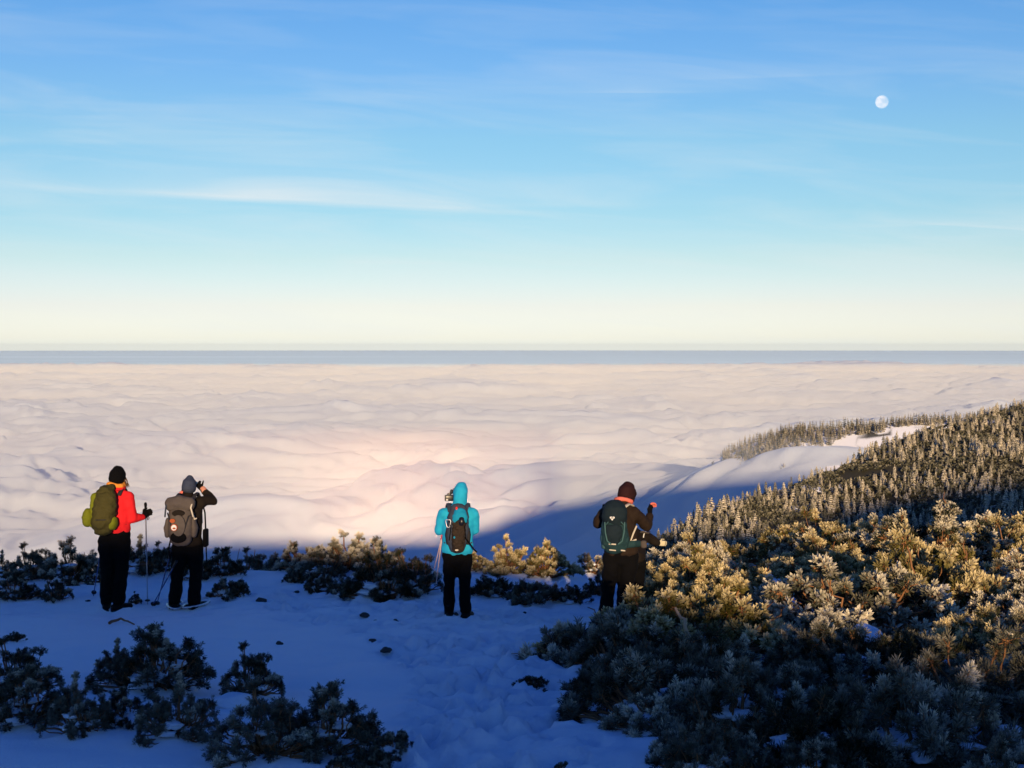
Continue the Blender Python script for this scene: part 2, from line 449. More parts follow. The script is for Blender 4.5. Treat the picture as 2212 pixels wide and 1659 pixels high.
# moon: a lit ball seen through the blue air (its light adds to the sky's)
m_moon, n_, l_ = new_mat("moon")
tc = node(n_, "ShaderNodeTexCoord")
nz = node(n_, "ShaderNodeTexNoise", Scale=1.7, Detail=5.0, Roughness=.6); l_.new(tc.outputs["Generated"], nz.inputs["Vector"])
cr = node(n_, "ShaderNodeValToRGB"); l_.new(nz.outputs[0], cr.inputs[0])
cr.color_ramp.elements[0].position = .40; cr.color_ramp.elements[0].color = (.08, .07, .045, 1)
cr.color_ramp.elements[1].position = .62; cr.color_ramp.elements[1].color = (.20, .155, .095, 1)
bs = node(n_, "ShaderNodeBsdfDiffuse", Roughness=1.0); l_.new(cr.outputs[0], bs.inputs["Color"])
tr = node(n_, "ShaderNodeBsdfTransparent")
ad = node(n_, "ShaderNodeAddShader"); l_.new(bs.outputs[0], ad.inputs[0]); l_.new(tr.outputs[0], ad.inputs[1])
l_.new(ad.outputs[0], node(n_, "ShaderNodeOutputMaterial").inputs[0])
bm = bmesh.new(); bmesh.ops.create_uvsphere(bm, u_segments=48, v_segments=24, radius=1.0)
for f in bm.faces: f.smooth = True
me = bpy.data.meshes.new("moon"); bm.to_mesh(me); bm.free()
mo = link("moon", me, m_moon, label="pale full moon in the blue sky at upper right", category="moon")
_d = ray(1905, 220); MD = 200000.0
mo.location = _d * MD; mo.scale = (MD * 13.3 / 3150,) * 3

# thin mist over the near clouds: tiny droplets that throw the low sun back, the glow round the watchers' shadow
def volume_box(name, x0, x1, y0, y1, z0, z1):
    bm = bmesh.new(); bmesh.ops.create_cube(bm, size=1.0)
    bmesh.ops.scale(bm, vec=(x1 - x0, y1 - y0, z1 - z0), verts=bm.verts)
    bmesh.ops.translate(bm, vec=((x0 + x1) / 2, (y0 + y1) / 2, (z0 + z1) / 2), verts=bm.verts)
    me = bpy.data.meshes.new(name); bm.to_mesh(me); bm.free(); return me
m_haze, n_, l_ = new_mat("haze")
pv = node(n_, "ShaderNodeVolumePrincipled", Density=2.2e-6)
pv.inputs["Color"].default_value = (.82, .90, 1.0, 1)
l_.new(pv.outputs[0], node(n_, "ShaderNodeOutputMaterial").inputs["Volume"])
link("haze", volume_box("haze", -172000, 172000, -1500, 172000, -700, 230), m_haze, kind="stuff")
def mist(name, comps, box):
    m, n_, l_ = new_mat(name)
    out = node(n_, "ShaderNodeOutputMaterial"); prev = None
    for col, dens, g in comps:
        pv = node(n_, "ShaderNodeVolumeScatter", Density=dens, Anisotropy=g); pv.inputs["Color"].default_value = col
        if prev is None: prev = pv.outputs[0]
        else:
            ad = node(n_, "ShaderNodeAddShader"); l_.new(prev, ad.inputs[0]); l_.new(pv.outputs[0], ad.inputs[1]); prev = ad.outputs[0]
    l_.new(prev, out.inputs["Volume"])
    link(name, volume_box(name, *box), m, kind="stuff")
mist("mist", (((1.0, .42, .27, 1), 7.2e-6, -.895), ((.60, .90, .95, 1), 1.9e-6, -.945)), (-3000, 3500, 700, 3700, -420, -195))
mist("mist", (((.67, .772, .875, 1), 3.4e-4, -.30),), (-22000, 22000, 800, 21000, -430, -243))
mist("mist", (((.67, .77, .86, 1), 6e-4, -.30),), (60, 1000, 1350, 2350, -300, -116))

# ------------------------------------------------------------------ the mountain's ground: one sheet
def lines(a, b, step, lo, hi, grow):
    mid = list(np.arange(a, b, step)); up = [b]; s = step
    while up[-1] < hi: s *= grow; up.append(up[-1] + s)
    dn = [a]; s = step
    while dn[-1] > lo: s *= grow; dn.append(dn[-1] - s)
    return np.array(dn[::-1][:-1] + mid + up)
gx = lines(-6.5, 7.0, .06, -420, 1150, 1.03)
gy = lines(7.4, 22.0, .065, -420, 2600, 1.024)
GX, GY = np.meshgrid(gx, gy)
GZ = hterrain(GX, GY)
ys = (gy > 6) & (gy < 24)
sub = np.ix_(ys, (gx > -9) & (gx < 12))
for (mx, my, r, h) in MOUNDS:
    GZ += h * np.exp(-((GX - mx)**2 + (GY - my)**2) / (r * r))
zs = GZ[sub]; xs_ = GX[sub]; ys_ = GY[sub]
for (fx, fy, dep, an) in FOOT:
    m = (np.abs(xs_ - fx) < .3) & (np.abs(ys_ - fy) < .4)
    c, s = math.cos(an), math.sin(an)
    dx = (xs_[m] - fx) * c - (ys_[m] - fy) * s; dy = (xs_[m] - fx) * s + (ys_[m] - fy) * c
    q = (dx / .085)**2 + (dy / .17)**2
    zs[m] += -dep * np.exp(-q * q) + dep * .35 * np.exp(-(q - 2)**2)
GZ[sub] = zs
# what covers the ground: 0 snow, 1 dark litter and heath under the dwarf pine
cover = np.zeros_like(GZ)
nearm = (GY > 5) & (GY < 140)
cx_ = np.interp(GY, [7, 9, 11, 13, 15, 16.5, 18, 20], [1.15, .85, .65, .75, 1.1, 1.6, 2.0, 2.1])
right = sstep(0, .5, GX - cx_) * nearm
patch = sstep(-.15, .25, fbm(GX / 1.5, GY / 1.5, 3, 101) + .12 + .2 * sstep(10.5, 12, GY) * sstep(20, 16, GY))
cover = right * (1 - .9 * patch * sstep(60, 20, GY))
far = sstep(100, 200, GY) * sstep(1000, 700, GY)
cover = np.maximum(cover, far * sstep(-.95, -.35, fbm(GX / 14, GY / 14, 4, 111)))
far2 = sstep(800, 1000, GY)
cover = np.maximum(cover, far2 * sstep(-.1, .5, fbm(GX / 9, GY / 60, 4, 115)) * .62)
cover = np.where(GY < 5, .3, cover)
m_ground, n_, l_ = new_mat("snow_ground")
tc = node(n_, "ShaderNodeTexCoord")
nz = node(n_, "ShaderNodeTexNoise", Scale=3.0, Detail=8.0, Roughness=.65); l_.new(tc.outputs["Object"], nz.inputs["Vector"])
nf = node(n_, "ShaderNodeTexNoise", Scale=60.0, Detail=4.0); l_.new(tc.outputs["Object"], nf.inputs["Vector"])
snow = mixc(n_, l_, nz.outputs[0], (.80, .82, .84), (.88, .89, .90))
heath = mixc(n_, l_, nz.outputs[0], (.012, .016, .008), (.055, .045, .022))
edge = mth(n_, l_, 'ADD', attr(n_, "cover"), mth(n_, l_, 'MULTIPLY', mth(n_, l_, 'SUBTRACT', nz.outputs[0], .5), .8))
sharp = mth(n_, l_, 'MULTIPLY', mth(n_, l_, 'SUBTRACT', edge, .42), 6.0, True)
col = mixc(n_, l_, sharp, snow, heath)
bp = node(n_, "ShaderNodeBump", Strength=.6, Distance=.03)
hh = mth(n_, l_, 'ADD', nz.outputs[0], mth(n_, l_, 'MULTIPLY', nf.outputs[0], .25)); l_.new(hh, bp.inputs["Height"])
bs = node(n_, "ShaderNodeBsdfPrincipled", Roughness=.75); l_.new(col, bs.inputs["Base Color"]); l_.new(bp.outputs[0], bs.inputs["Normal"])
bs.inputs["Specular IOR Level"].default_value = .2
bs.inputs["Diffuse Roughness"].default_value = .7
l_.new(bs.outputs[0], node(n_, "ShaderNodeOutputMaterial").inputs[0])
link("mountain_ground", grid_mesh("mountain_ground", GX, GY, GZ, {"cover": cover}), m_ground, kind="structure")
print("ground verts", GZ.size)

# ------------------------------------------------------------------ dwarf pines
def needle_mat(name, green, frost):
    m, n_, l_ = new_mat(name)
    tc = node(n_, "ShaderNodeTexCoord")
    nz = node(n_, "ShaderNodeTexNoise", Scale=5.0, Detail=3.0); l_.new(tc.outputs["Object"], nz.inputs["Vector"])
    info = node(n_, "ShaderNodeObjectInfo")
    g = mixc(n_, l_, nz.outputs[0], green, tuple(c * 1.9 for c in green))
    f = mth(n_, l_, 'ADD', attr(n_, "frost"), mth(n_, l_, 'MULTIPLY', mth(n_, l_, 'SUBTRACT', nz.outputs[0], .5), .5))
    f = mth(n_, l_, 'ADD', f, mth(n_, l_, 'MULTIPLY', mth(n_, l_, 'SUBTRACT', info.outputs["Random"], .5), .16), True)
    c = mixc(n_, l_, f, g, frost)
    bs = node(n_, "ShaderNodeBsdfPrincipled", Roughness=.7); l_.new(c, bs.inputs["Base Color"])
    bs.inputs["Specular IOR Level"].default_value = .25
    l_.new(bs.outputs[0], node(n_, "ShaderNodeOutputMaterial").inputs[0])
    return m
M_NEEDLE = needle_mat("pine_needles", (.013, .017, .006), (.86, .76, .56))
M_NEEDLE_SUNLIT = needle_mat("sunlit_pine_needles", (.070, .058, .010), (.89, .72, .39))  # sunlit copy of the pine needles, warm sunlight put into both colours
m_bark, n_, l_ = new_mat("pine_bark")
tc = node(n_, "ShaderNodeTexCoord")
nz = node(n_, "ShaderNodeTexNoise", Scale=22.0, Detail=4.0); l_.new(tc.outputs["Object"], nz.inputs["Vector"])
cc = mixc(n_, l_, nz.outputs[0], (.13, .055, .020), (.44, .20, .075))
bs = node(n_, "ShaderNodeBsdfPrincipled", Roughness=.85); l_.new(cc, bs.inputs["Base Color"])
l_.new(bs.outputs[0], node(n_, "ShaderNodeOutputMaterial").inputs[0])

def norm(a): return a / np.maximum(np.linalg.norm(a, axis=-1, keepdims=True), 1e-9)
def tubes(curves, sides=5):
    """curves: list of (pts (k,3), radii (k,)) -> one mesh's coordinates and quads"""
    V, F, o = [], [], 0
    for P, rad in curves:
        P = np.asarray(P, float); k = len(P)
        T = norm(np.gradient(P, axis=0))
        ref = np.array([.31, .17, .94]); ref = np.where(np.abs(T @ ref)[:, None] > .95, np.array([1., 0, 0]), ref)
        A = norm(np.cross(T, ref)); B = np.cross(T, A)
        an = np.arange(sides) * 2 * np.pi / sides
        ring = P[:, None] + (A[:, None] * np.cos(an)[None, :, None] + B[:, None] * np.sin(an)[None, :, None]) * np.asarray(rad)[:, None, None]
        V.append(ring.reshape(-1, 3))
        i = np.arange(k * sides).reshape(k, sides) + o
        j = np.roll(i, -1, axis=1)
        F.append(np.stack([i[:-1], j[:-1], j[1:], i[1:]], -1).reshape(-1, 4))
        o += k * sides
    return np.concatenate(V), np.concatenate(F)
def make_shrub(seed, frost, clumps, shoots, needles, nw, nl, upright=0.0, ps=1.0, share=.5, asp=1.0):
    g = np.random.default_rng(seed)
    RAD, HGT = 1.0, 1.0
    az = g.uniform(0, 2 * np.pi, clumps)
    rr = np.sqrt(g.uniform(.02, 1, clumps)) * (1 + .22 * np.sin(az * 3 + seed) + .14 * np.sin(az * 5 + 2 * seed))
    lump = .70 + .30 * np.sin(az * 2 + seed * 1.7) * np.sin(rr * 4.5 + seed) + .14 * np.sin(az * 5 + seed)
    zt = (1 - .62 * rr**2.4) * lump * g.uniform(.7, 1.1, clumps)
    low = g.random(clumps) < .22
    zt = np.where(low, zt * g.uniform(.2, .7, clumps), zt)
    zt = np.maximum(zt, .10)
    zt = zt * asp
    tip = np.stack([rr * np.cos(az), rr * np.sin(az), zt], -1)
    # branches
    curves = []
    t = np.linspace(0, 1, 8)
    for k in range(clumps):
        b0 = np.array([g.normal(0, .07), g.normal(0, .07), -.08])
        mid = tip[k] * np.array([.62, .62, .34]) + g.normal(0, .05, 3)
        P = (1 - t)[:, None]**2 * b0 + (2 * t * (1 - t))[:, None] * mid + (t**2)[:, None] * tip[k]
        P = P + g.normal(0, .034, P.shape) * (t * (1 - t) * 4)[:, None]
        curves.append((P, np.interp(t, [0, 1], [.030, .013]) * (ps**1.6 * g.uniform(.6, 1.25))))
        if g.random() < .08:      # a bare twig
            d = norm(np.array([tip[k, 0] * .6, tip[k, 1] * .6, .6]) + g.normal(0, .25, 3)); L = g.uniform(.12, .28)
            Q = tip[k] + d * np.linspace(0, 1, 4)[:, None] * L + g.normal(0, .012, (4, 3))
            curves.append((Q, np.array([.009, .007, .006, .004])))
    # shoots
    N = clumps * shoots
    c = np.repeat(np.arange(clumps), shoots)
    out = norm(tip * np.array([1, 1, .35]))
    lead = norm(out * .55 + np.array([0, 0, .60 + upright]) + g.normal(0, .22, (clumps, 3)))
    sph = norm(g.normal(0, 1, (N, 3)))
    ax = norm(lead[c] * .75 + sph * .85)
    start = tip[c] + lead[c] * (g.uniform(-.10, .03, N) * ps)[:, None]
    size = g.uniform(.75, 1.25, clumps)[c]
    L = g.uniform(.07, .15, N) * ps * size * (1 + .4 * upright)
    for k in range(N):
        curves.append((np.stack([tip[c[k]] - ax[k] * .04, start[k] + ax[k] * L[k] * .8]), np.array([.009, .005])))
    strong = np.where(g.random(clumps) < share, 1.0, .22)
    fr_shoot = np.clip((frost * strong + g.normal(0, .08, clumps))[c] + g.normal(0, .05, N), 0, 1)
    # needles
    M = N * needles
    s = np.repeat(np.arange(N), needles)
    q = g.beta(1.3, .9, M)
    th = np.radians(90 - 60 * q + g.normal(0, 9, M))
    ph = g.uniform(0, 2 * np.pi, M)
    A = norm(np.cross(ax, np.array([.2, .5, .3]))); B = np.cross(ax, A)
    pe = A[s] * np.cos(ph)[:, None] + B[s] * np.sin(ph)[:, None]
    d = norm(ax[s] * np.cos(th)[:, None] + pe * np.sin(th)[:, None])
    b = start[s] + ax[s] * (L[s] * q)[:, None]
    ln = ps * nl * g.uniform(.75, 1.15, M)
    w = norm(np.cross(d, g.normal(0, 1, (M, 3)))) * (ps * nw * g.uniform(.7, 1.2, M) * (.75 + .6 * fr_shoot[s]))[:, None]
    m = b + d * (ln * .62)[:, None]
    co = np.stack([b, m + w, b + d * ln[:, None], m - w], 1).reshape(-1, 3)
    f = np.arange(M * 4).reshape(M, 4)
    rel = co.reshape(-1, 4, 3) - tip[c[s]][:, None]
    top = rel[..., 2] * .62 - rel[..., 1] * .55 + (rel * out[c[s]][:, None]).sum(-1) * .15 + (rel * lead[c[s]][:, None]).sum(-1) * .35  # windward rime, also weighted to tops and sun side to paint them brighter
    hide = np.clip(.35 + 1.2 * (np.linalg.norm(tip[c[s]] * np.array([.9, .9, 1.1]), axis=1) - .4), .2, 1)
    k = np.clip((top / (.17 * ps * size[s])[:, None] + .32), 0, 1.2)**1.35 * (fr_shoot[s] * hide)[:, None]
    k = k * np.array([.35, .95, 1.35, .95])
    fa = np.clip(k, 0, 1).ravel()
    co[:, 2] = np.maximum(co[:, 2], -.05)
    bv, bf = tubes(curves, 4)
    return (poly_mesh("needles", co, [f], False, {"frost": fa}), poly_mesh("branches", bv, [bf], True))
# kinds: 0 dark, 1 dusted, 2 frosted, 3 frosted with golden sunlight painted in; three detail levels
PROTO = {}
def protos(kind, lod, a):
    key = (kind, lod, a)
    if key in PROTO: return PROTO[key]
    fl = (.55, .92, .95, .95)[kind]; sh = (.13, .30, .80, .80)[kind]
    par = ((80, 10, 40, .0068, .085), (54, 8, 12, .022, .10), (34, 7, 6, .042, .13), (140, 9, 20, .0135, .095))[lod]
    PROTO[key] = []
    for k in range((3, 2, 2, 3)[lod]):
        nm, bmh = make_shrub(100 + 17 * k + 7 * kind + 50 * lod + 3 * a, fl, *par, upright=(.0, .1, .5, .0)[lod], ps=(1.12, 1, 1, .66)[lod], share=sh, asp=(.62, .95, 1.4)[a])
        nm.materials.append(M_NEEDLE_SUNLIT if kind == 3 else M_NEEDLE); bmh.materials.append(m_bark)
        PROTO[key].append((nm, bmh))
    return PROTO[key]
m_load, n_, l_ = new_mat("snow_load")
tc = node(n_, "ShaderNodeTexCoord"); nz = node(n_, "ShaderNodeTexNoise", Scale=9.0, Detail=5.0); l_.new(tc.outputs["Object"], nz.inputs["Vector"])
bp = node(n_, "ShaderNodeBump", Strength=.4, Distance=.03); l_.new(nz.outputs[0], bp.inputs["Height"])
bs = node(n_, "ShaderNodeBsdfPrincipled", Roughness=.75); bs.inputs["Base Color"].default_value = (.84, .86, .88, 1); l_.new(bp.outputs[0], bs.inputs["Normal"]); l_.new(bs.outputs[0], node(n_, "ShaderNodeOutputMaterial").inputs[0])
def snow_load(seed, asp):
    g = random.Random(seed); bm = bmesh.new()
    for k in range(9):
        a = g.uniform(0, 6.28); r = g.uniform(.12, .72); z = asp * (.56 - .5 * r) * g.uniform(.45, 1.1)
        res = bmesh.ops.create_icosphere(bm, subdivisions=3, radius=1.0); sx_, sy_, sz_ = g.uniform(.13, .32), g.uniform(.12, .26), g.uniform(.05, .10)
        for v in res['verts']:
            q = v.co * (1 + .6 * mnoise.noise(v.co * 1.5 + Vector((k * 3.7, seed, 0))))
            v.co = Vector((q.x * sx_ + r * math.cos(a), q.y * sy_ + r * math.sin(a), q.z * sz_ + z))
    for f in bm.faces: f.smooth = True
    me = bpy.data.meshes.new("snow_load"); bm.to_mesh(me); bm.free(); me.materials.append(m_load); return me
LOADS = {(k, a): snow_load(900 + k, (.62, .95, 1.4)[a]) for k in range(3) for a in range(3)}
_r = random.Random(77)
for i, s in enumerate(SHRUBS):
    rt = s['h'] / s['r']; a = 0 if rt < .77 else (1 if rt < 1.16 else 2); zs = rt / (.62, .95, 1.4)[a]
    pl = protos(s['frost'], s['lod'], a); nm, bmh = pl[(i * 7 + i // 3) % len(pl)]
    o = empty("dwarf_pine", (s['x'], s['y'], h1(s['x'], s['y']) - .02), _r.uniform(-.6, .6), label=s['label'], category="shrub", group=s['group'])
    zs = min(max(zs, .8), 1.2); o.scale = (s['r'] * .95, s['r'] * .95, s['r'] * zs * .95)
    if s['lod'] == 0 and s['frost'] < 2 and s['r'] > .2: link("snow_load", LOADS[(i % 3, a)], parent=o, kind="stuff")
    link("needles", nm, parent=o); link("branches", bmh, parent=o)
print("shrubs", len(SHRUBS))

# ------------------------------------------------------------------ frosted spruces on the spur
M_SPRUCE = needle_mat("spruce_needles", (.013, .019, .009), (.86, .74, .52))
def spruce_data(seed, levels, boughs):
    """one stunted rime-covered spruce, height 1: trunk and drooping boughs"""
    g = np.random.default_rng(seed)
    V, F, A = [], [], []
    n = 0
    tv, tf = tubes([(np.array([[0, 0, -.06], [.004, 0, .5], [0, .004, .97]]), np.array([.022, .014, .004]))], 5)
    V.append(tv); F.append(tf); A.append(np.zeros(len(tv))); n += len(tv)
    wid = g.uniform(.20, .31); hard = 1.0 if seed % 3 else .35
    for L in range(levels):
        z = .05 + .93 * L / (levels - 1)
        rad = wid * ((1 - z)**.62 * .92 + .09) * g.uniform(.78, 1.2)
        for k in range(boughs):
            a = 2 * np.pi * (k + g.uniform(-.35, .35)) / boughs + L * 1.3
            r = rad * g.uniform(.6, 1.15); zz = z + g.uniform(-.02, .02)
            d = np.array([math.cos(a), math.sin(a), 0]); sd = np.array([-d[1], d[0], 0])
            droop = g.uniform(.02, .10) * (1 - z) + .01
            w = r * g.uniform(.35, .6) + .008; th = .020 + .035 * g.random()
            p0 = np.array([0, 0, zz + .03]); tipp = d * r + np.array([0, 0, zz - droop])
            m = d * r * .62 + np.array([0, 0, zz + .012])
            q = np.array([p0, m + sd * w, tipp, m - sd * w, m + np.array([0, 0, th]), m - np.array([0, 0, th * 1.3])])
            V.append(q)
            F.append(np.array([[0, 1, 4, 4], [1, 2, 4, 4], [2, 3, 4, 4], [3, 0, 4, 4], [1, 0, 5, 5], [2, 1, 5, 5], [3, 2, 5, 5], [0, 3, 5, 5]]) + n)
            fr = hard * g.uniform(.55, 1.0)
            A.append(np.array([.05, .75 * fr, fr, .75 * fr, .9 * fr, .05])); n += 6
    return np.concatenate(V), np.concatenate(F)[:, :], np.concatenate(A)
def tri_fix(F):
    q = F[F[:, 2] != F[:, 3]]; t = F[F[:, 2] == F[:, 3]][:, :3]
    return [x for x in (q, t) if len(x)]
SPR = [spruce_data(300 + k, 9, 6) for k in range(6)]
SPR_ME = [poly_mesh("spruce_tree", V, tri_fix(F), False, {"frost": A}) for V, F, A in SPR]
for me in SPR_ME: me.materials.append(M_SPRUCE)
SPR_SMALL = [spruce_data(400 + k, 6, 4) for k in range(4)]
_r = random.Random(31)
_aa = np.linspace(.0, .40, 81)
_mask = []
for a in _aa:
    yy = np.linspace(20, 125, 200); _mask.append(np.max(hterrain(a * yy, yy, False) / yy))
_mask = np.array(_mask)
g_ = np.random.default_rng(31)
ca = g_.uniform(.06, .375, 26000); cy = g_.uniform(255, 640, 26000); cx = ca * cy
cn = fbm(cx / 38, cy / 38, 3, 201)
ch_ = (1.1 + 2.9 * g_.random(26000)**1.5) * (1 + .35 * cn)
ok = (cy <= np.interp(cx, RID[:, 0], RID[:, 1]) + 12) & (g_.random(26000) <= .58 + 1.2 * cn)
cz = hterrain(cx, cy)
ok &= (cz + ch_) / cy >= np.interp(ca, _aa, _mask)
cand = [(h / y, x, y, z, h) for h, x, y, z in zip(ch_[ok], cx[ok], cy[ok], cz[ok])]
_keep, _occ = [], {}
for c in cand:
    key = (int(c[1] // 1.9), int(c[2] // 2.5))
    if key in _occ: continue
    _occ[key] = 1; _keep.append(c)
cand = sorted(_keep, reverse=True)[:3200]
print("spruces", len(cand))
for i, (s, x, y, z, h) in enumerate(cand[:300]):
    o = link("spruce_tree", SPR_ME[i % 6], label="small frosted spruce on the mountain spur, " + ("at its low left end" if x / y < .20 else ("in its middle part" if x / y < .285 else "near the right picture edge")) + (" on the skyline" if y > np.interp(x, RID[:, 0], RID[:, 1]) - 25 else " below the skyline"), category="tree", group="frosted spruces on the mountain spur")
    o.location = (x, y, z - .1); wv = h * _r.uniform(.7, 1.5); o.scale = (wv, wv * _r.uniform(.8, 1.2), h); o.rotation_euler = (_r.gauss(0, .05), _r.gauss(0, .05), _r.uniform(0, 6.28))
def merged(name, items, protos_, mat, **props):
    V, F4, F3, A, n = [], [], [], [], 0
    for i, (x, y, z, h, w) in enumerate(items):
        v, f, a = protos_[i % len(protos_)]
        an = i * 2.4; c, s_ = math.cos(an), math.sin(an)
        q = np.stack([(v[:, 0] * c - v[:, 1] * s_) * h * w + x, (v[:, 0] * s_ + v[:, 1] * c) * h * w + y, v[:, 2] * h + z], -1)
        V.append(q); fx = f + n
        F4.append(fx[f[:, 2] != f[:, 3]]); F3.append(fx[f[:, 2] == f[:, 3]][:, :3]); A.append(a); n += len(v)
    fl = [x for x in (np.concatenate(F4), np.concatenate(F3)) if len(x)]
    return link(name, poly_mesh(name, np.concatenate(V), fl, False, {"frost": np.concatenate(A)}), mat, **props)
merged("spruce_wood", [(x, y, z - .1, h, _r.uniform(.7, 1.5)) for (s, x, y, z, h) in cand[300:]], SPR, M_SPRUCE, kind="stuff",
       label="farther frosted spruces scattered over the mountain spur", category="wood")
# low pine thickets between the spruces
la = g_.uniform(.03, .38, 15000); ly = g_.uniform(230, 640, 15000)
ok = ly <= np.interp(la * ly, RID[:, 0], RID[:, 1]) + 6
low = list(zip((la * ly)[ok], ly[ok]))
LX = np.array([p[0] for p in low]); LY = np.array([p[1] for p in low]); LZ = height(LX, LY)
LN = fbm(LX / 25, LY / 25, 3, 222)
def clump_data(seed):
    g = np.random.default_rng(seed); N = 16
    p = norm(g.normal(0, 1, (N, 3))) * np.array([1, 1, .55]); p[:, 2] = np.abs(p[:, 2])
    d = norm(p + g.normal(0, .3, (N, 3))); sd = norm(np.cross(d, g.normal(0, 1, (N, 3))))
    b = p * .55; m = b + d * .3
    co = np.stack([b, m + sd * .25, b + d * .6, m - sd * .25], 1).reshape(-1, 3)
    A = np.tile(np.array([0, .10, .40, .10]), N) * np.repeat(g.uniform(.1, 1.0, N), 4)
    return co, np.arange(N * 4).reshape(N, 4), A
CL = [clump_data(k) for k in range(6)]
def merged_quads(name, items, protos_, mat, **props):
    V, F, A, n = [], [], [], 0
    for i, (x, y, z, r) in enumerate(items):
        v, f, a = protos_[i % len(protos_)]
        V.append(v * r + np.array([x, y, z])); F.append(f + n); A.append(a); n += len(v)
    return link(name, poly_mesh(name, np.concatenate(V), [np.concatenate(F)], False, {"frost": np.concatenate(A)}), mat, **props)
merged_quads("pine_thicket", [(x, y, z, _r.uniform(.9, 1.7)) for x, y, z, n in zip(LX, LY, LZ, LN) if n > -.75], CL, M_SPRUCE, kind="stuff",
             label="low frosted pine thicket covering the mountain spur", category="thicket")
# the wood on the far ridge
wx_ = g_.uniform(285, 760, 9000); wy_ = g_.uniform(1690, 2006, 9000)
lim = np.interp(wx_, [285, 360, 430, 500, 540, 760], [190, 150, 95, 60, 34, 40])
ok = (2000 - wy_ <= lim * (1 + .5 * fbm(wx_ / 40, wy_ / 40, 2, 251))) & (g_.random(9000) < .75)
wood = list(zip(wx_[ok], wy_[ok]))
WX = np.array([p[0] for p in wood]); WY = np.array([p[1] for p in wood]); WZ = height(WX, WY)
merged("far_wood", [(x, y, z - .5, _r.uniform(6, 13), _r.uniform(.8, 1.2)) for x, y, z in zip(WX, WY, WZ)][:2600], SPR_SMALL, M_SPRUCE, kind="stuff",
       label="dark spruce wood along the crest of the far snowy ridge", category="wood")

# ------------------------------------------------------------------ the hikers
def fabric(name, col, rough=.8, var=.25, scale=14.0, bump=.25, sheen=0.0):
    m, n_, l_ = new_mat(name)
    tc = node(n_, "ShaderNodeTexCoord")
    nz = node(n_, "ShaderNodeTexNoise", Scale=scale, Detail=5.0, Roughness=.6); l_.new(tc.outputs["Object"], nz.inputs["Vector"])
    nf = node(n_, "ShaderNodeTexNoise", Scale=scale * 22, Detail=2.0); l_.new(tc.outputs["Object"], nf.inputs["Vector"])
    c = mixc(n_, l_, nz.outputs[0], tuple(x * (1 - var) for x in col), tuple(min(1, x * (1 + var)) for x in col))
    bp = node(n_, "ShaderNodeBump", Strength=bump, Distance=.012)
    l_.new(mth(n_, l_, 'ADD', nz.outputs[0], mth(n_, l_, 'MULTIPLY', nf.outputs[0], .15)), bp.inputs["Height"])
    bs = node(n_, "ShaderNodeBsdfPrincipled", Roughness=rough); l_.new(c, bs.inputs["Base Color"]); l_.new(bp.outputs[0], bs.inputs["Normal"])
    bs.inputs["Specular IOR Level"].default_value = .12
    if sheen: bs.inputs["Sheen Weight"].default_value = sheen
    l_.new(bs.outputs[0], node(n_, "ShaderNodeOutputMaterial").inputs[0])
    return m
F = dict(
    red=fabric("red_shell", (.78, .020, .024)), black=fabric("black_cloth", (.0035, .0032, .0034), .95, var=.3), darkbrown=fabric("dark_brown_fleece", (.014, .010, .007)),
    brown=fabric("brown_shell", (.026, .016, .010)), cyan=fabric("cyan_shell", (.02, .40, .60)), cyanpack=fabric("cyan_nylon", (.01, .27, .42)), olive=fabric("olive_nylon", (.060, .052, .014), scale=20, bump=.6),
    lime=fabric("lime_nylon", (.15, .165, .010)), grey=fabric("warm_grey_nylon", (.095, .078, .066), scale=18), darkgrey=fabric("dark_grey_nylon", (.030, .028, .030)),
    slate=fabric("slate_knit", (.045, .055, .085), scale=40), teal=fabric("dark_teal_nylon", (.020, .052, .055)), tealdark=fabric("ink_teal_nylon", (.012, .022, .028)), teallight=fabric("pale_teal_trim", (.06, .13, .125)),
    orange=fabric("neon_orange_fleece", (.95, .30, .04)), pink=fabric("coral_fleece", (.85, .20, .14)), skin=fabric("skin", (.62, .27, .18), .55, .1, 30, .1), maroon=fabric("dark_maroon_fleece", (.030, .010, .010)),
    strap=fabric("pale_webbing", (.62, .55, .42), var=.1), white=fabric("white_patch", (.75, .73, .68), var=.06), hair=fabric("brown_hair", (.12, .06, .025), scale=60),
    boot=fabric("boot_leather", (.006, .0055, .0055), .7), glove=fabric("black_glove", (.005, .0045, .0045), .9), cream=fabric("cream_glove", (.62, .55, .36)), rust=fabric("rust_patch", (.38, .09, .03), var=.12),
    greytrim=fabric("grey_blue_nylon", (.050, .060, .080)), camo=fabric("dark_brown_gear", (.035, .024, .016), scale=28, var=.7, bump=.7), redtrim=fabric("red_trim", (.70, .04, .03)))
def plain(name, col, rough=.4, metal=0.0):
    m, n_, l_ = new_mat(name)
    tc = node(n_, "ShaderNodeTexCoord")
    nz = node(n_, "ShaderNodeTexNoise", Scale=30.0, Detail=3.0); l_.new(tc.outputs["Object"], nz.inputs["Vector"])
    bs = node(n_, "ShaderNodeBsdfPrincipled", Roughness=rough, Metallic=metal)
    l_.new(mixc(n_, l_, nz.outputs[0], tuple(c * .75 for c in col), tuple(min(1, c * 1.2) for c in col)), bs.inputs["Base Color"])
    l_.new(bs.outputs[0], node(n_, "ShaderNodeOutputMaterial").inputs[0])
    return m
F.update(alu=plain("pole_metal", (.55, .53, .52), .35, .8), bluepole=plain("blue_pole", (.10, .14, .30), .4, .3), rubber=plain("black_rubber", (.012, .012, .013), .6), rosepole=plain("pale_rose_pole", (.70, .50, .46), .4),
         rosegrip=plain("pink_grip", (.75, .12, .16), .6), plastic=plain("black_plastic", (.010, .010, .011), .35), glass=plain("lens_glass", (.02, .02, .03), .08), lightmetal=plain("light_metal", (.70, .70, .70), .35, .5))

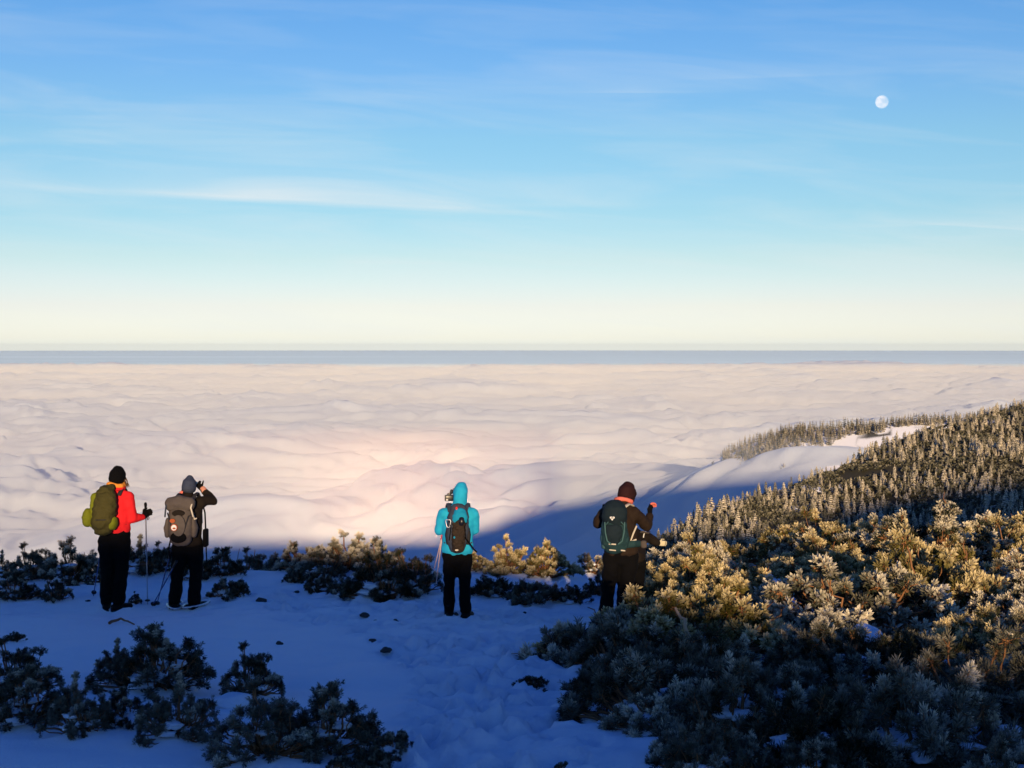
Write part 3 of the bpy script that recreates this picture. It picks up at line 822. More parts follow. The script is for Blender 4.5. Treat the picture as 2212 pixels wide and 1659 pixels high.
V3 = Vector
WORK = bpy.data.scenes.new("work")
def work_graph():
    with bpy.context.temp_override(scene=WORK, view_layer=WORK.view_layers[0]):
        g = bpy.context.evaluated_depsgraph_get(); g.update(); return g
def ring_loft(bm, pts, radii, side=(1, 0, 0), n=16):
    """closed tube through pts; radii are (along side, across side) or one number; both ends rounded"""
    pts = [V3(p) for p in pts]; radii = [(r, r) if isinstance(r, (int, float)) else r for r in radii]
    t0 = (pts[0] - pts[1]).normalized(); t1 = (pts[-1] - pts[-2]).normalized()
    r0 = min(radii[0]); r1 = min(radii[-1])
    P = [pts[0] + t0 * r0 * .62, pts[0] + t0 * r0 * .36] + pts + [pts[-1] + t1 * r1 * .36, pts[-1] + t1 * r1 * .62]
    Q = [tuple(k * .45 for k in radii[0]), tuple(k * .82 for k in radii[0])] + radii + [tuple(k * .82 for k in radii[-1]), tuple(k * .45 for k in radii[-1])]
    rings = []
    S = V3(side)
    for i, p in enumerate(P):
        t = (P[min(i + 1, len(P) - 1)] - P[max(i - 1, 0)]).normalized()
        a = S - t * S.dot(t)
        if a.length < .15: a = V3((0, 1, 0)) - t * t.y
        a.normalize(); b = t.cross(a)
        rings.append([bm.verts.new(p + a * (Q[i][0] * math.cos(2 * math.pi * k / n)) + b * (Q[i][1] * math.sin(2 * math.pi * k / n))) for k in range(n)])
    for r, s in zip(rings[:-1], rings[1:]):
        for k in range(n): bm.faces.new((r[k], r[(k + 1) % n], s[(k + 1) % n], s[k]))
    bm.faces.new(rings[0][::-1]); bm.faces.new(rings[-1])
def ball(bm, c, r, seg=18):
    r = (r, r, r) if isinstance(r, (int, float)) else r
    res = bmesh.ops.create_uvsphere(bm, u_segments=seg, v_segments=max(8, seg // 2), radius=1.0)
    for v in res['verts']: v.co = V3((v.co.x * r[0] + c[0], v.co.y * r[1] + c[1], v.co.z * r[2] + c[2]))
def rbox(bm, c, s, bev=.03, rot=None, taper=1.0):
    res = bmesh.ops.create_cube(bm, size=1.0)
    vs = res['verts']
    for v in vs:
        k = taper if v.co.z > 0 else 1.0
        v.co = V3((v.co.x * s[0] * k, v.co.y * s[1], v.co.z * s[2]))
    M = Matrix.Translation(V3(c)) @ (rot.to_4x4() if rot else Matrix())
    bmesh.ops.transform(bm, matrix=M, verts=vs)
    es = list({e for v in vs for e in v.link_edges})
    bmesh.ops.bevel(bm, geom=es, offset=bev, segments=3, profile=.5, affect='EDGES')
def finish(name, bm, mat, parent, voxel=None, smooth=4, wrinkle=0.0, wscale=9.0, seed=0, **props):
    bmesh.ops.recalc_face_normals(bm, faces=bm.faces)
    me = bpy.data.meshes.new(name); bm.to_mesh(me); bm.free()
    if voxel:
        tmp = bpy.data.objects.new("tmp", me); WORK.collection.objects.link(tmp)
        md = tmp.modifiers.new("r", 'REMESH'); md.mode = 'VOXEL'; md.voxel_size = voxel * 1.3
        if smooth: ms = tmp.modifiers.new("s", 'SMOOTH'); ms.iterations = smooth; ms.factor = .5
        dg = work_graph()
        new = bpy.data.meshes.new_from_object(tmp.evaluated_get(dg))
        bpy.data.objects.remove(tmp); bpy.data.meshes.remove(me); me = new; me.name = name
    if wrinkle:
        for v in me.vertices:
            p = v.co * wscale + V3((seed * 3.1, seed, 0))
            k = mnoise.noise(V3((p.x, p.y, p.z * 1.6))) + .5 * mnoise.noise(p * 2.3)
            v.co += v.normal * (k * wrinkle)
    me.polygons.foreach_set("use_smooth", np.ones(len(me.polygons), bool))
    me.materials.clear()
    me.materials.append(mat)
    return link(name, me, None, parent, **props)
def tube(bm, pts, r, n=8):
    pts = [V3(p) for p in pts]
    ring_loft(bm, pts, [r] * len(pts) if isinstance(r, (int, float)) else r, n=n, side=(.3, .9, .2))
def part_tube(name, pts, r, mat, parent, n=8, **p):
    bm = bmesh.new(); tube(bm, pts, r, n); return finish(name, bm, mat, parent, **p)
def lerp(a, b, t): return V3(a) * (1 - t) + V3(b) * t

def hand(name, wrist, grip, mat, parent, curl=1.0, thumb_side=(-1, 0, 0), k=1.0, tips=None):
    """a gloved hand: palm from the wrist towards grip, five bent fingers closing round it, thumb from the side of the palm"""
    w, g = V3(wrist), V3(grip); f = (g - w).normalized(); s = V3(thumb_side); s = (s - f * s.dot(f)).normalized(); n = f.cross(s)
    bm = bmesh.new()
    ring_loft(bm, [w - f * .01, w + f * .035 * k, w + f * .085 * k], [(.028 * k, .022 * k), (.040 * k, .020 * k), (.042 * k, .017 * k)], side=s)
    for i, (o, L) in enumerate(((.031, .070), (.011, .078), (-.010, .073), (-.030, .058))):
        p = w + f * .085 * k + s * o * k; d = f.copy(); pts = [p]
        for q in range(3):
            ang = curl * (.35 + .45 * q) + .05 * i
            d = f * math.cos(ang) + n * math.sin(ang); p = p + d * (L * (.42, .33, .27)[q] * k); pts.append(p)
        ring_loft(bm, pts, [.0105 * k, .0100 * k, .0092 * k, .0078 * k], n=8, side=s)
    b = w + f * .030 * k + s * .036 * k
    ring_loft(bm, [b - s * .012, b + (s * .028 + f * .022 + n * .008) * k, b + (s * .030 + f * .050 + n * .026 * curl) * k], [.0135 * k, .0120 * k, .0092 * k], n=8, side=n)
    o = finish(name, bm, mat, parent, voxel=.0042, smooth=2)
    if tips:
        bm = bmesh.new()
        for i, (oo, L) in enumerate(((.031, .070), (.011, .078), (-.010, .073), (-.030, .058))):
            p = w + f * .085 * k + s * oo * k; d = f.copy(); pts = [p]
            for q in range(3):
                ang = curl * (.35 + .45 * q) + .05 * i
                d = f * math.cos(ang) + n * math.sin(ang); p = p + d * (L * (.42, .33, .27)[q] * k); pts.append(p)
            ring_loft(bm, [lerp(pts[1], pts[2], .2), pts[2], pts[3] + d * .003], [.0115 * k, .011 * k, .0095 * k], n=8, side=s)
        finish("fingertip", bm, tips, o, voxel=.004, smooth=1)
    return o

def hiker(loc, rotz, label, J, mats, H=1.72, hem=.86, group="hikers looking out over the sea of clouds", lean=None, hip_w=1.0, hoodie=False):
    """J: joints in metres from the feet: head, neck, chest, hips, and per side shoulder/elbow/wrist/hip/knee/ankle, toe direction"""
    o = empty("person", loc, rotz, label=label, category="person", group=group)
    k = H / 1.72
    hd, nk, ch, hp = (V3(J[x]) for x in ('head', 'neck', 'chest', 'hips'))
    face = V3(J.get('face', (0, 1, 0))).normalized(); fs = face.cross(V3((0, 0, 1))).normalized()   # fs: the face's right
    # the body: one skin surface with head, face, limbs
    bm = bmesh.new()
    up = (hd - nk).normalized()
    ring_loft(bm, [hd - up * .085 * k + face * .020, hd - up * .045 * k + face * .012, hd, hd + up * .05 * k, hd + up * .085 * k], [(.050 * k, .058 * k), (.066 * k, .080 * k), (.074 * k, .094 * k), (.072 * k, .090 * k), (.052 * k, .066 * k)], side=fs)
    ring_loft(bm, [hd + face * .088 * k + up * .012, hd + face * .108 * k - up * .022, hd + face * .094 * k - up * .030], [.010, .014, .010], n=8, side=fs)      # nose
    ring_loft(bm, [hd + face * .085 * k - up * .056 - fs * .022, hd + face * .090 * k - up * .056, hd + face * .085 * k - up * .056 + fs * .022], [.006, .009, .006], n=8, side=up)   # mouth
    for sg in (-1, 1):
        ball(bm, hd + fs * (.074 * sg * k) - up * .01, (.012, .020, .030), 10)     # ear
        ball(bm, hd + face * .080 * k + fs * (.030 * sg) + up * .012, (.013, .010, .009), 10)     # eye
    ring_loft(bm, [nk - up * .06, hd - up * .06], [.052 * k, .054 * k])
    ring_loft(bm, [hp - V3((0, 0, .04)), lerp(hp, ch, .5), ch, nk - V3((0, 0, .03))], [(.12 * k, .08 * k), (.115 * k, .075 * k), (.125 * k, .085 * k), (.06 * k, .055 * k)])
    for sd in 'LR':
        sh, el, wr, hi, kn, an = (V3(J[x + sd]) for x in ('sh', 'el', 'wr', 'hip', 'kn', 'an'))
        ring_loft(bm, [lerp(sh, el, .1), lerp(sh, el, .5), el, lerp(el, wr, .4), wr], [.036 * k, .043 * k, .036 * k, .034 * k, .026 * k])
        ring_loft(bm, [hi, lerp(hi, kn, .5), kn, lerp(kn, an, .35), an], [.080 * k, .066 * k, .050 * k, .048 * k, .034 * k])
    finish("body", bm, F['skin'], o, voxel=.0095, smooth=3)
    # jacket
    bm = bmesh.new()
    hz = hem
    up_t = (ch - hp)
    def tor(z):   # torso axis at height z
        t = (z - hp.z) / max(ch.z - hp.z, .05); return hp + up_t * t
    sr = abs(V3(J['shR']).x - V3(J['shL']).x) / 2
    wm = J.get('wide', 1.0)
    tz = ch.z
    ring_loft(bm, [tor(hz), tor(hz + (tz - hz) * .3), tor(hz + (tz - hz) * .65), ch, lerp(ch, nk, .55), nk],
              [(.186 * k * wm, .135 * k), (.176 * k * wm, .130 * k), (.180 * k * wm, .135 * k), (sr * .98 + .01, .130 * k), (sr * .80, .108 * k), (.078 * k, .082 * k)], n=22)
    for sd in 'LR':
        sh, el, wr = (V3(J[x + sd]) for x in ('sh', 'el', 'wr'))
        ball(bm, sh + (ch - sh) * .06 - V3((0, 0, .022)), (.080 * k, .082 * k, .080 * k), 16)
        ring_loft(bm, [lerp(nk, sh, .25) - V3((0, 0, .035)), lerp(nk, sh, .85) - V3((0, 0, .03))], [.066 * k, .060 * k])
        ring_loft(bm, [lerp(sh, el, .05) - V3((0, 0, .02)), lerp(sh, el, .5), el], [.070 * k, .068 * k, .060 * k]); ball(bm, el, .062 * k, 12)
        ring_loft(bm, [el, lerp(el, wr, .45), wr], [.060 * k, .056 * k, .043 * k])
    ring_loft(bm, [nk - up * .02, nk + up * .045 * k], [(.080 * k, .084 * k), (.072 * k, .078 * k)])
    if hoodie:
        ring_loft(bm, [nk + up * .0, hd - up * .06 * k, hd, hd + up * .055 * k, hd + up * .085 * k], [(.084 * k, .090 * k), (.087 * k, .104 * k), (.089 * k, .110 * k), (.083 * k, .100 * k), (.066 * k, .080 * k)], side=fs)
        ring_loft(bm, [hd + face * .105 * k + up * .085 * k - fs * .05, hd + face * .135 * k + up * .088 * k, hd + face * .105 * k + up * .085 * k + fs * .05], [.014, .016, .014], n=8)   # hood peak
    finish("jacket", bm, mats['jacket'], o, voxel=.0105, smooth=3, wrinkle=.0105, wscale=9, seed=1)
    # trousers
    bm = bmesh.new()
    ring_loft(bm, [tor(max(hz + .06, hp.z + .03)), hp, hp - V3((0, 0, .09 * k))], [(.160 * k * hip_w, .122 * k), (.176 * k * hip_w, .132 * k), (.170 * k * hip_w, .128 * k)], n=20)
    for sd in 'LR':
        hi, kn, an = (V3(J[x + sd]) for x in ('hip', 'kn', 'an'))
        lw = J.get('leg', 1.0)
        ring_loft(bm, [hi, lerp(hi, kn, .5), kn, lerp(kn, an, .45), lerp(an, kn, .06) + V3((0, -.01, 0))], [.104 * k * lw, .092 * k * lw, .078 * k * lw, .076 * k * lw, .080 * k * lw])
    finish("trousers", bm, mats['trousers'], o, voxel=.0115, smooth=3, wrinkle=.016, wscale=7.0, seed=2)
    for sd in 'LR':
        an = V3(J['an' + sd]); td = V3(J.get('toe' + sd, (0, 1, 0))).normalized(); sd_ = td.cross(V3((0, 0, 1))).normalized()
        bm = bmesh.new()
        b0 = V3((an.x, an.y, .052))
        ring_loft(bm, [b0 - td * .075, b0 - td * .02, b0 + td * .08, b0 + td * .165], [(.042, .050), (.046, .052), (.052, .044), (.040, .032)], side=sd_)
        ring_loft(bm, [b0, V3((an.x, an.y, .19))], [.054, .056])
        boot = finish("boot", bm, mats.get('boot', F['boot']), o, voxel=.010, smooth=2)
        bm = bmesh.new()
        ring_loft(bm, [b0 - td * .085 - V3((0, 0, .038)), b0 - V3((0, 0, .038)), b0 + td * .175 - V3((0, 0, .038))], [(.044, .015), (.050, .015), (.044, .015)], side=sd_, n=12)
        finish("sole", bm, F['rubber'], boot, smooth=0)
    return o, hd, up, face, fs, k

def beanie(o, hd, up, face, fs, k, mat, peak=0.0, slouch=0.0, band=True, low=0.0):
    bm = bmesh.new()
    b = hd - face * .006
    ring_loft(bm, [b - up * (.012 + low) * k, b + up * .03 * k, b + up * .07 * k, b + up * (.098 + peak) * k - face * slouch],
              [(.086 * k, .106 * k), (.089 * k, .109 * k), (.083 * k, .101 * k), ((.062 - peak) * k, (.076 - peak) * k)], side=fs)
    h = finish("beanie", bm, mat, o, voxel=.008, smooth=3, wrinkle=.004, wscale=16)
    if band:
        bm = bmesh.new()
        ring_loft(bm, [b - up * (.022 + low) * k, b + up * (.018 - low) * k], [(.090 * k, .110 * k), (.091 * k, .111 * k)], side=fs, n=24)
        finish("cuff", bm, mat, h, voxel=.007, smooth=2, wrinkle=.002, wscale=30)
    return h
def pole(p0, p1, label, shaft, grip, group, basket=True, basket_t=.93, strap=None):
    """a trekking pole from grip end p0 to tip p1 (world points)"""
    p0, p1 = V3(p0), V3(p1); d = p1 - p0; L = d.length; d.normalize()
    o = empty("trekking_pole", p1, 0, label=label, category="pole", group=group)
    o.empty_display_size = .05
    a = lambda t: p0 + d * (L * t) - p1
    part_tube("shaft", [a(.10), a(.55)], .0085, shaft, o); part_tube("lower_shaft", [a(.54), a(.985)], .0065, shaft, o)
    part_tube("tip", [a(.975), a(1.0)], [.006, .003], F['rubber'], o)
    g = part_tube("grip", [a(-.015), a(.0), a(.02), a(.06), a(.125)], [.017, .019, .015, .0165, .013], grip, o, n=10)
    if basket:
        bm = bmesh.new(); c = a(basket_t)
        ring_loft(bm, [c - d * .012, c - d * .004, c, c + d * .004], [.010, .012, .034, .012], n=14); finish("basket", bm, F['rubber'], o)
    if strap:
        part_tube("wrist_strap", [a(.01), a(.03) + V3(strap) * .5 - V3((0, 0, .02)), a(.05) + V3(strap), a(.10) + V3(strap) * .6, a(.02)], .005, F['rubber'], o, n=6)
    return o
def straight(hips_x=0, H=1.72): pass
def at_depth(u, v, y):
    d = ray(u, v); return d * (y / d.y)

GP = "trekking poles of the hikers"; GB = "backpacks worn by the hikers"
# ---------- hiker in the red jacket
def place(u, v):
    p = ground_at(u, v); return V3((p.x, p.y, float(hterrain(np.array([p.x]), np.array([p.y]))[0]) - .012))
L1 = place(249, 1312)
J1 = dict(head=(.035, .015, 1.62), neck=(.02, 0, 1.485), chest=(0, 0, 1.32), hips=(0, 0, .94), face=(.45, 1, -.03),
          shL=(-.185, 0, 1.405), elL=(-.265, .05, 1.13), wrL=(-.215, .23, 1.03), shR=(.170, .0, 1.405), elR=(.205, .02, 1.125), wrR=(.300, .15, 1.125),
          hipL=(-.095, 0, .86), knL=(-.105, .03, .48), anL=(-.108, 0, .10), hipR=(.085, 0, .86), knR=(.075, .03, .48), anR=(.05, -.03, .10),
          toeL=(-.15, 1, 0), toeR=(.75, .75, 0), leg=1.0)
P1 = hiker(L1, 0, "person in a red jacket and black beanie with an olive backpack, leftmost", J1, dict(jacket=F['red'], trousers=F['black']), 1.76, hem=.97, hip_w=1.03)
beanie(*P1, F['black'], low=.01)
bm = bmesh.new()
for t in range(18):
    pass
hd1 = P1[1]
ringp = [V3((.022 + .088 * math.cos(a), .002 + .096 * math.sin(a), 1.535 + .012 * math.sin(a * 2))) for a in np.linspace(0, 2 * math.pi, 25)]
tube(bm, ringp, .030, 10); finish("scarf", bm, F['orange'], P1[0], voxel=.007, smooth=2, wrinkle=.005, wscale=20)
bm = bmesh.new()
ringp = [V3((.018 + .090 * math.cos(a), .0 + .094 * math.sin(a), 1.492)) for a in np.linspace(0, 2 * math.pi, 25)]
tube(bm, ringp, .028, 10); finish("collar", bm, F['red'], P1[0], voxel=.007, smooth=2, wrinkle=.004, wscale=20)
bm = bmesh.new(); _r = random.Random(3)
for q in range(26):
    b = hd1 + V3((.070 + _r.uniform(-.02, .02), .02 + _r.uniform(-.05, .03), -.01 + _r.uniform(-.02, .03)))
    pts = [b]; 
    for j in range(4): pts.append(pts[-1] + V3((_r.uniform(-.008, .020), _r.uniform(-.01, .012), -.030 + _r.uniform(-.006, .010))))
    tube(bm, pts, [.005, .0055, .005, .004, .002], 5)
finish("hair", bm, F['hair'], P1[0])
def glove_pair(P, J, mat, gl, gr, curl=1.1, tl=(1, 0, 0), tr=(-1, 0, 0), **kw):
    hand("glove", J['wrL'], gl, mat, P[0], curl, tl, **kw); hand("glove", J['wrR'], gr, mat, P[0], curl, tr, **kw)
glove_pair(P1, J1, F['glove'], (-.19, .34, 1.06), (.335, .23, 1.16), 1.5, (.2, 0, 1), (-.2, 0, 1), k=1.08)
pole(L1 + V3((.318, .225, 1.265)), ground_at(319, 1308) - V3((0, 0, .03)), "silver trekking pole held in the red jacketed hiker's right hand", F['alu'], F['glove'], GP, strap=(.04, .01, -.10))
pole(L1 + V3((-.185, .315, 1.13)), ground_at(201, 1287) - V3((0, 0, .03)), "dark blue trekking pole standing left of the red jacketed hiker's legs", F['bluepole'], F['glove'], GP)

def pack_empty(L, base, label):
    return empty("backpack", L + V3(base), 0, label=label, category="backpack", group=GB)
def off(base, pts): return [V3(p) - V3(base) for p in pts]
def shoulder_straps(pk, base, J, mat, ytop=-.10, z0=None, lowz=None):
    for sd, sg in (('L', -1), ('R', 1)):
        sh = V3(J['sh' + sd]); x = sh.x * .60; zt = sh.z + .075
        bm = bmesh.new()
        ring_loft(bm, off(base, [(x * .8, ytop - .02, zt - .06), (x, ytop + .05, zt + .005), (x * 1.05, .04, zt + .012), (x * 1.10, .125, zt - .05), (x * 1.15, .150, zt - .2), (x * 1.3, .10, zt - .36), (x * 1.3, -.06, zt - .42)]),
                  [(.026, .010)] * 7, side=(1, 0, 0), n=10)
        finish("shoulder_strap", bm, mat, pk, smooth=0)
B1 = (-.06, -.26, .98)
pk = pack_empty(L1, B1, "olive green backpack with lime side pouch on the red jacketed hiker")
bm = bmesh.new()
ring_loft(bm, off(B1, [(-.075, -.235, 1.00), (-.08, -.25, 1.10), (-.055, -.255, 1.25), (-.035, -.245, 1.40), (-.03, -.21, 1.50)]), [(.110, .085), (.140, .115), (.142, .120), (.130, .105), (.070, .060)], n=20)
body = finish("pack_body", bm, F['olive'], pk, voxel=.009, smooth=3, wrinkle=.017, wscale=11, seed=4)
bm = bmesh.new(); rbox(bm, V3((-.175, -.215, 1.25)) - V3(B1), (.11, .15, .42), .04, Matrix.Rotation(R(5), 3, 'Y')); finish("side_panel", bm, F['lime'], pk, voxel=.009, smooth=3, wrinkle=.006, wscale=14)
bm = bmesh.new(); ring_loft(bm, off(B1, [(-.255, -.24, 1.09), (-.255, -.25, 1.17), (-.245, -.24, 1.24)]), [(.060, .075), (.070, .085), (.055, .07)]); finish("side_pouch", bm, F['lime'], pk, voxel=.009, smooth=3, wrinkle=.008, wscale=14)
bm = bmesh.new(); ring_loft(bm, off(B1, [(.025, -.245, 1.055), (.045, -.245, 1.10), (.06, -.235, 1.15)]), [(.060, .080), (.060, .085), (.04, .06)]); finish("side_pocket", bm, F['lime'], pk, voxel=.009, smooth=3, wrinkle=.006, wscale=14)
bm = bmesh.new(); tube(bm, off(B1, [(-.20, -.28, 1.145), (-.11, -.375, 1.15), (-.02, -.365, 1.15), (.055, -.28, 1.15)]), .006, 6); finish("draw_cord", bm, F['rubber'], pk)
bm = bmesh.new(); ring_loft(bm, off(B1, [(-.06, -.23, 1.44), (-.03, -.24, 1.49), (.02, -.17, 1.53)]), [(.10, .075), (.085, .075), (.04, .03)]); finish("lid", bm, F['olive'], pk, voxel=.008, smooth=3, wrinkle=.012, wscale=16)
shoulder_straps(pk, B1, J1, F['darkgrey'])

# ---------- hiker with raised arms and grey pack
L2 = place(408, 1310)
J2 = dict(head=(.005, .03, 1.52), neck=(-.005, .01, 1.39), chest=(-.01, 0, 1.24), hips=(-.01, 0, .86), face=(.05, 1, -.05),
          shL=(-.185, .02, 1.345), elL=(-.245, .16, 1.255), wrL=(-.115, .22, 1.42), shR=(.165, .02, 1.355), elR=(.280, .10, 1.340), wrR=(.140, .16, 1.475),
          hipL=(-.095, 0, .80), knL=(-.145, .03, .44), anL=(-.175, 0, .10), hipR=(.075, 0, .80), knR=(.085, .03, .44), anR=(.075, -.05, .10), toeL=(-.25, 1, 0), toeR=(.3, 1, 0), leg=1.06)
P2 = hiker(L2, 0, "person in dark brown fleece and slate beanie, both hands raised to the eyes", J2, dict(jacket=F['darkbrown'], trousers=F['black']), 1.66, hem=.82)
beanie(*P2, F['slate'], peak=.022, low=.008)
glove_pair(P2, J2, F['glove'], (-.055, .20, 1.53), (.075, .19, 1.535), 1.7, (0, 0, -1), (0, 0, 1), k=.98)
bm = bmesh.new(); ring_loft(bm, [V3((.170, .148, 1.45)), V3((.140, .168, 1.485))], [.040, .036]); finish("cuff", bm, F['skin'], P2[0])
bm = bmesh.new(); ring_loft(bm, [V3((-.15, .20, 1.375)), V3((-.115, .215, 1.425))], [.041, .037]); finish("cuff", bm, F['pink'], P2[0])
# the binoculars at the eyes
oc = V3((.005, .165, 1.535))
bn = empty("binoculars", L2 + oc, 0, label="small black binoculars held up by the hiker with the grey backpack", category="binoculars")
for sg in (-1, 1):
    bm = bmesh.new(); ring_loft(bm, [V3((.033 * sg, -.02, 0)), V3((.034 * sg, .04, 0)), V3((.036 * sg, .095, 0))], [.017, .021, .027], n=14); t_ = finish("barrel", bm, F['plastic'], bn)
bm = bmesh.new(); rbox(bm, (0, .03, .004), (.05, .05, .02), .006); finish("bridge", bm, F['plastic'], bn)
B2 = (-.03, -.25, .86)
pk = pack_empty(L2, B2, "grey brown trekking backpack with round white badge on the raised arms hiker")
bm = bmesh.new()
ring_loft(bm, off(B2, [(-.04, -.20, .88), (-.045, -.235, .98), (-.04, -.245, 1.12), (-.045, -.235, 1.25)]), [(.125, .085), (.148, .11), (.150, .115), (.140, .10)], n=20)
finish("pack_body", bm, F['grey'], pk, voxel=.009, smooth=3, wrinkle=.008, wscale=12, seed=7)
bm = bmesh.new(); ring_loft(bm, off(B2, [(-.175, -.24, 1.33), (-.045, -.26, 1.355), (.085, -.24, 1.33)]), [(.075, .085), (.095, .095), (.075, .085)], side=(0, 1, 0), n=18)
lid = finish("lid", bm, F['grey'], pk, voxel=.009, smooth=3, wrinkle=.007, wscale=12, seed=8)
def patch(name, base, c, a, b, th, mat, parent, n=20, rotx=0.0, **p):
    bm = bmesh.new()
    res = bmesh.ops.create_cone(bm, cap_ends=True, segments=n, radius1=1, radius2=.94, depth=1)
    bmesh.ops.transform(bm, matrix=Matrix.Translation(V3(c) - V3(base)) @ Matrix.Rotation(R(90) + rotx, 4, 'X') @ Matrix.Diagonal((a, b, th, 1)), verts=bm.verts)
    o_ = finish(name, bm, mat, parent, **p)
    o_.data.polygons.foreach_set("use_smooth", np.zeros(len(o_.data.polygons), bool)); return o_
patch("stretch_pocket", B2, (-.045, -.335, 1.235), .078, .040, .05, F['darkbrown'], pk)
patch("front_panel", B2, (-.04, -.345, 1.09), .085, .135, .05, F['grey'], pk)
pc = patch("rust_patch", B2, (-.105, -.378, 1.150), .034, .026, .03, F['rust'], pk)
rg = patch("round_badge", B2, (-.085, -.380, 1.070), .043, .045, .03, F['rust'], pk)
patch("badge_centre", B2, (-.085, -.388, 1.070), .034, .036, .03, F['white'], rg)
patch("badge_mark", B2, (-.082, -.394, 1.062), .020, .012, .028, F['rust'], rg)
patch("dark_base", B2, (-.05, -.325, .945), .098, .072, .05, F['black'], pk)
for sg in (-1, 1):
    bm = bmesh.new(); ring_loft(bm, off(B2, [(-.045 + .158 * sg, -.20, .95), (-.045 + .165 * sg, -.21, 1.05), (-.045 + .150 * sg, -.20, 1.15)]), [(.035, .07), (.042, .075), (.03, .06)]); finish("side_pocket", bm, F['grey'], pk, voxel=.009, smooth=2, wrinkle=.006)
    part_tube("compression_strap", off(B2, [(-.045 + .165 * sg, -.19, 1.22), (-.045 + .120 * sg, -.335, 1.20), (-.045 + .075 * sg, -.36, 1.05)]), .0075, F['darkgrey'], pk)
    part_tube("buckle_strap", off(B2, [(-.045 + .155 * sg, -.25, 1.38), (-.045 + .150 * sg, -.34, 1.30), (-.045 + .170 * sg, -.30, 1.19)]), .010, F['strap'] if sg > 0 else F['greytrim'], pk)
part_tube("hip_strap", off(B2, [(-.17, -.17, .93), (-.195, -.20, .80), (-.185, -.21, .70)]), .010, F['black'], pk)
part_tube("tail_strap", off(B2, [(.115, -.22, 1.19), (.135, -.27, 1.155), (.155, -.26, 1.165)]), .009, F['strap'], pk)
shoulder_straps(pk, B2, J2, F['darkgrey'])
bm = bmesh.new(); rbox(bm, (0, 0, 0), (.055, .13, .22), .02); 
cb = empty("camera_bag", L2 + V3((.215, -.02, .90)), 0, label="black camera bag hanging at the right hip of the grey backpack hiker", category="bag")
finish("bag_body", bm, F['black'], cb)
part_tube("bag_strap", [(0, 0, .10), (-.02, .06, .30), (-.06, .09, .42)], .010, F['black'], cb); part_tube("bag_strap", [(.015, -.05, -.1), (.02, -.05, -.28)], .008, F['black'], cb)
# snowshoes under the boots
for (ax, ay, ang, lb) in ((-.175, .05, 14, "left snowshoe with pale rim under the grey backpack hiker"), (.085, 0, -18, "right snowshoe with pale rim under the grey backpack hiker")):
    w = L2 + V3((ax, ay, 0)); so = empty("snowshoe", (w.x, w.y, h1(w.x, w.y) + .012), R(ang), label=lb, category="snowshoe", group="snowshoes")
    bm = bmesh.new()
    tube(bm, [V3((.105 * math.cos(a) * (1 - .22 * max(0, -math.sin(a))), .27 * math.sin(a), .004 + .03 * max(0, math.sin(a))**3)) for a in np.linspace(0, 2 * math.pi, 33)], .012, 8); finish("rim", bm, F['lightmetal'], so)
    bm = bmesh.new(); rbox(bm, (0, 0, -.002), (.165, .42, .008), .003); finish("deck", bm, F['black'], so)
    bm = bmesh.new(); rbox(bm, (0, .02, .012), (.10, .20, .02), .006); finish("binding", bm, F['rubber'], so)
tipb = ground_at(334, 1308)
pole(L2 + V3((-.20, -.06, .74)), tipb + V3((.02, 0, -.02)), "dark blue trekking pole leaning against the grey backpack hiker's left thigh, upper one", F['bluepole'], F['rubber'], GP)
pole(L2 + V3((-.12, -.14, .62)), tipb + V3((-.03, -.03, -.02)), "dark blue trekking pole leaning against the grey backpack hiker's left knee, lower one", F['bluepole'], F['rubber'], GP)

# ---------- hiker in the cyan hooded jacket
L3 = place(989, 1331)
J3 = dict(head=(.032, .02, 1.455), neck=(.02, .0, 1.315), chest=(.010, 0, 1.17), hips=(-.005, 0, .79), face=(-.12, 1, -.03),
          shL=(-.165, .0, 1.235), elL=(-.215, .06, 1.015), wrL=(-.125, .215, 1.20), shR=(.180, .0, 1.235), elR=(.190, .06, 1.02), wrR=(.045, .235, 1.20),
          hipL=(-.085, 0, .74), knL=(-.098, .03, .41), anL=(-.100, 0, .10), hipR=(.075, 0, .74), knR=(.080, .03, .41), anR=(.092, -.02, .10), toeL=(-.1, 1, 0), toeR=(.35, 1, 0), leg=.93, wide=1.06)
P3 = hiker(L3, 0, "person in a bright cyan hooded jacket photographing the clouds, seen from behind", J3, dict(jacket=F['cyan'], trousers=F['black']), 1.58, hem=.79, hoodie=True)
glove_pair(P3, J3, F['glove'], (-.10, .235, 1.32), (-.02, .25, 1.31), 1.6, (1, 0, 0), (-1, 0, 0), k=.95)
cl = V3((-.105, .215, 1.37))
cm = empty("camera", L3 + cl, R(8), label="black camera held up at the left of the cyan hooded hiker's head", category="camera")
bm = bmesh.new(); rbox(bm, (0, 0, 0), (.105, .045, .070), .010); rbox(bm, (.0, 0, .042), (.045, .04, .03), .008); finish("camera_body", bm, F['plastic'], cm)
bm = bmesh.new(); ring_loft(bm, [V3((0, .02, 0)), V3((0, .07, 0)), V3((0, .11, 0))], [.032, .034, .036], n=18); finish("lens", bm, F['plastic'], cm)
bm = bmesh.new(); rbox(bm, (-.028, -.025, -.020), (.024, .006, .018), .002); finish("screen", bm, F['white'], cm)
part_tube("camera_strap", [(.05, 0, .03), (.035, -.01, .085), (.05, 0, .105), (.075, .01, .08)], .006, F['plastic'], cm)
bm = bmesh.new(); ring_loft(bm, [V3((.02, .0, .055)), V3((.03, .0, .085))], [.018, .020], n=12); finish("dial", bm, F['plastic'], cm)
B3 = (.01, -.22, .80)
pk = pack_empty(L3, B3, "slim cyan and grey backpack with dark gear strapped on it, on the cyan hooded hiker")
bm = bmesh.new()
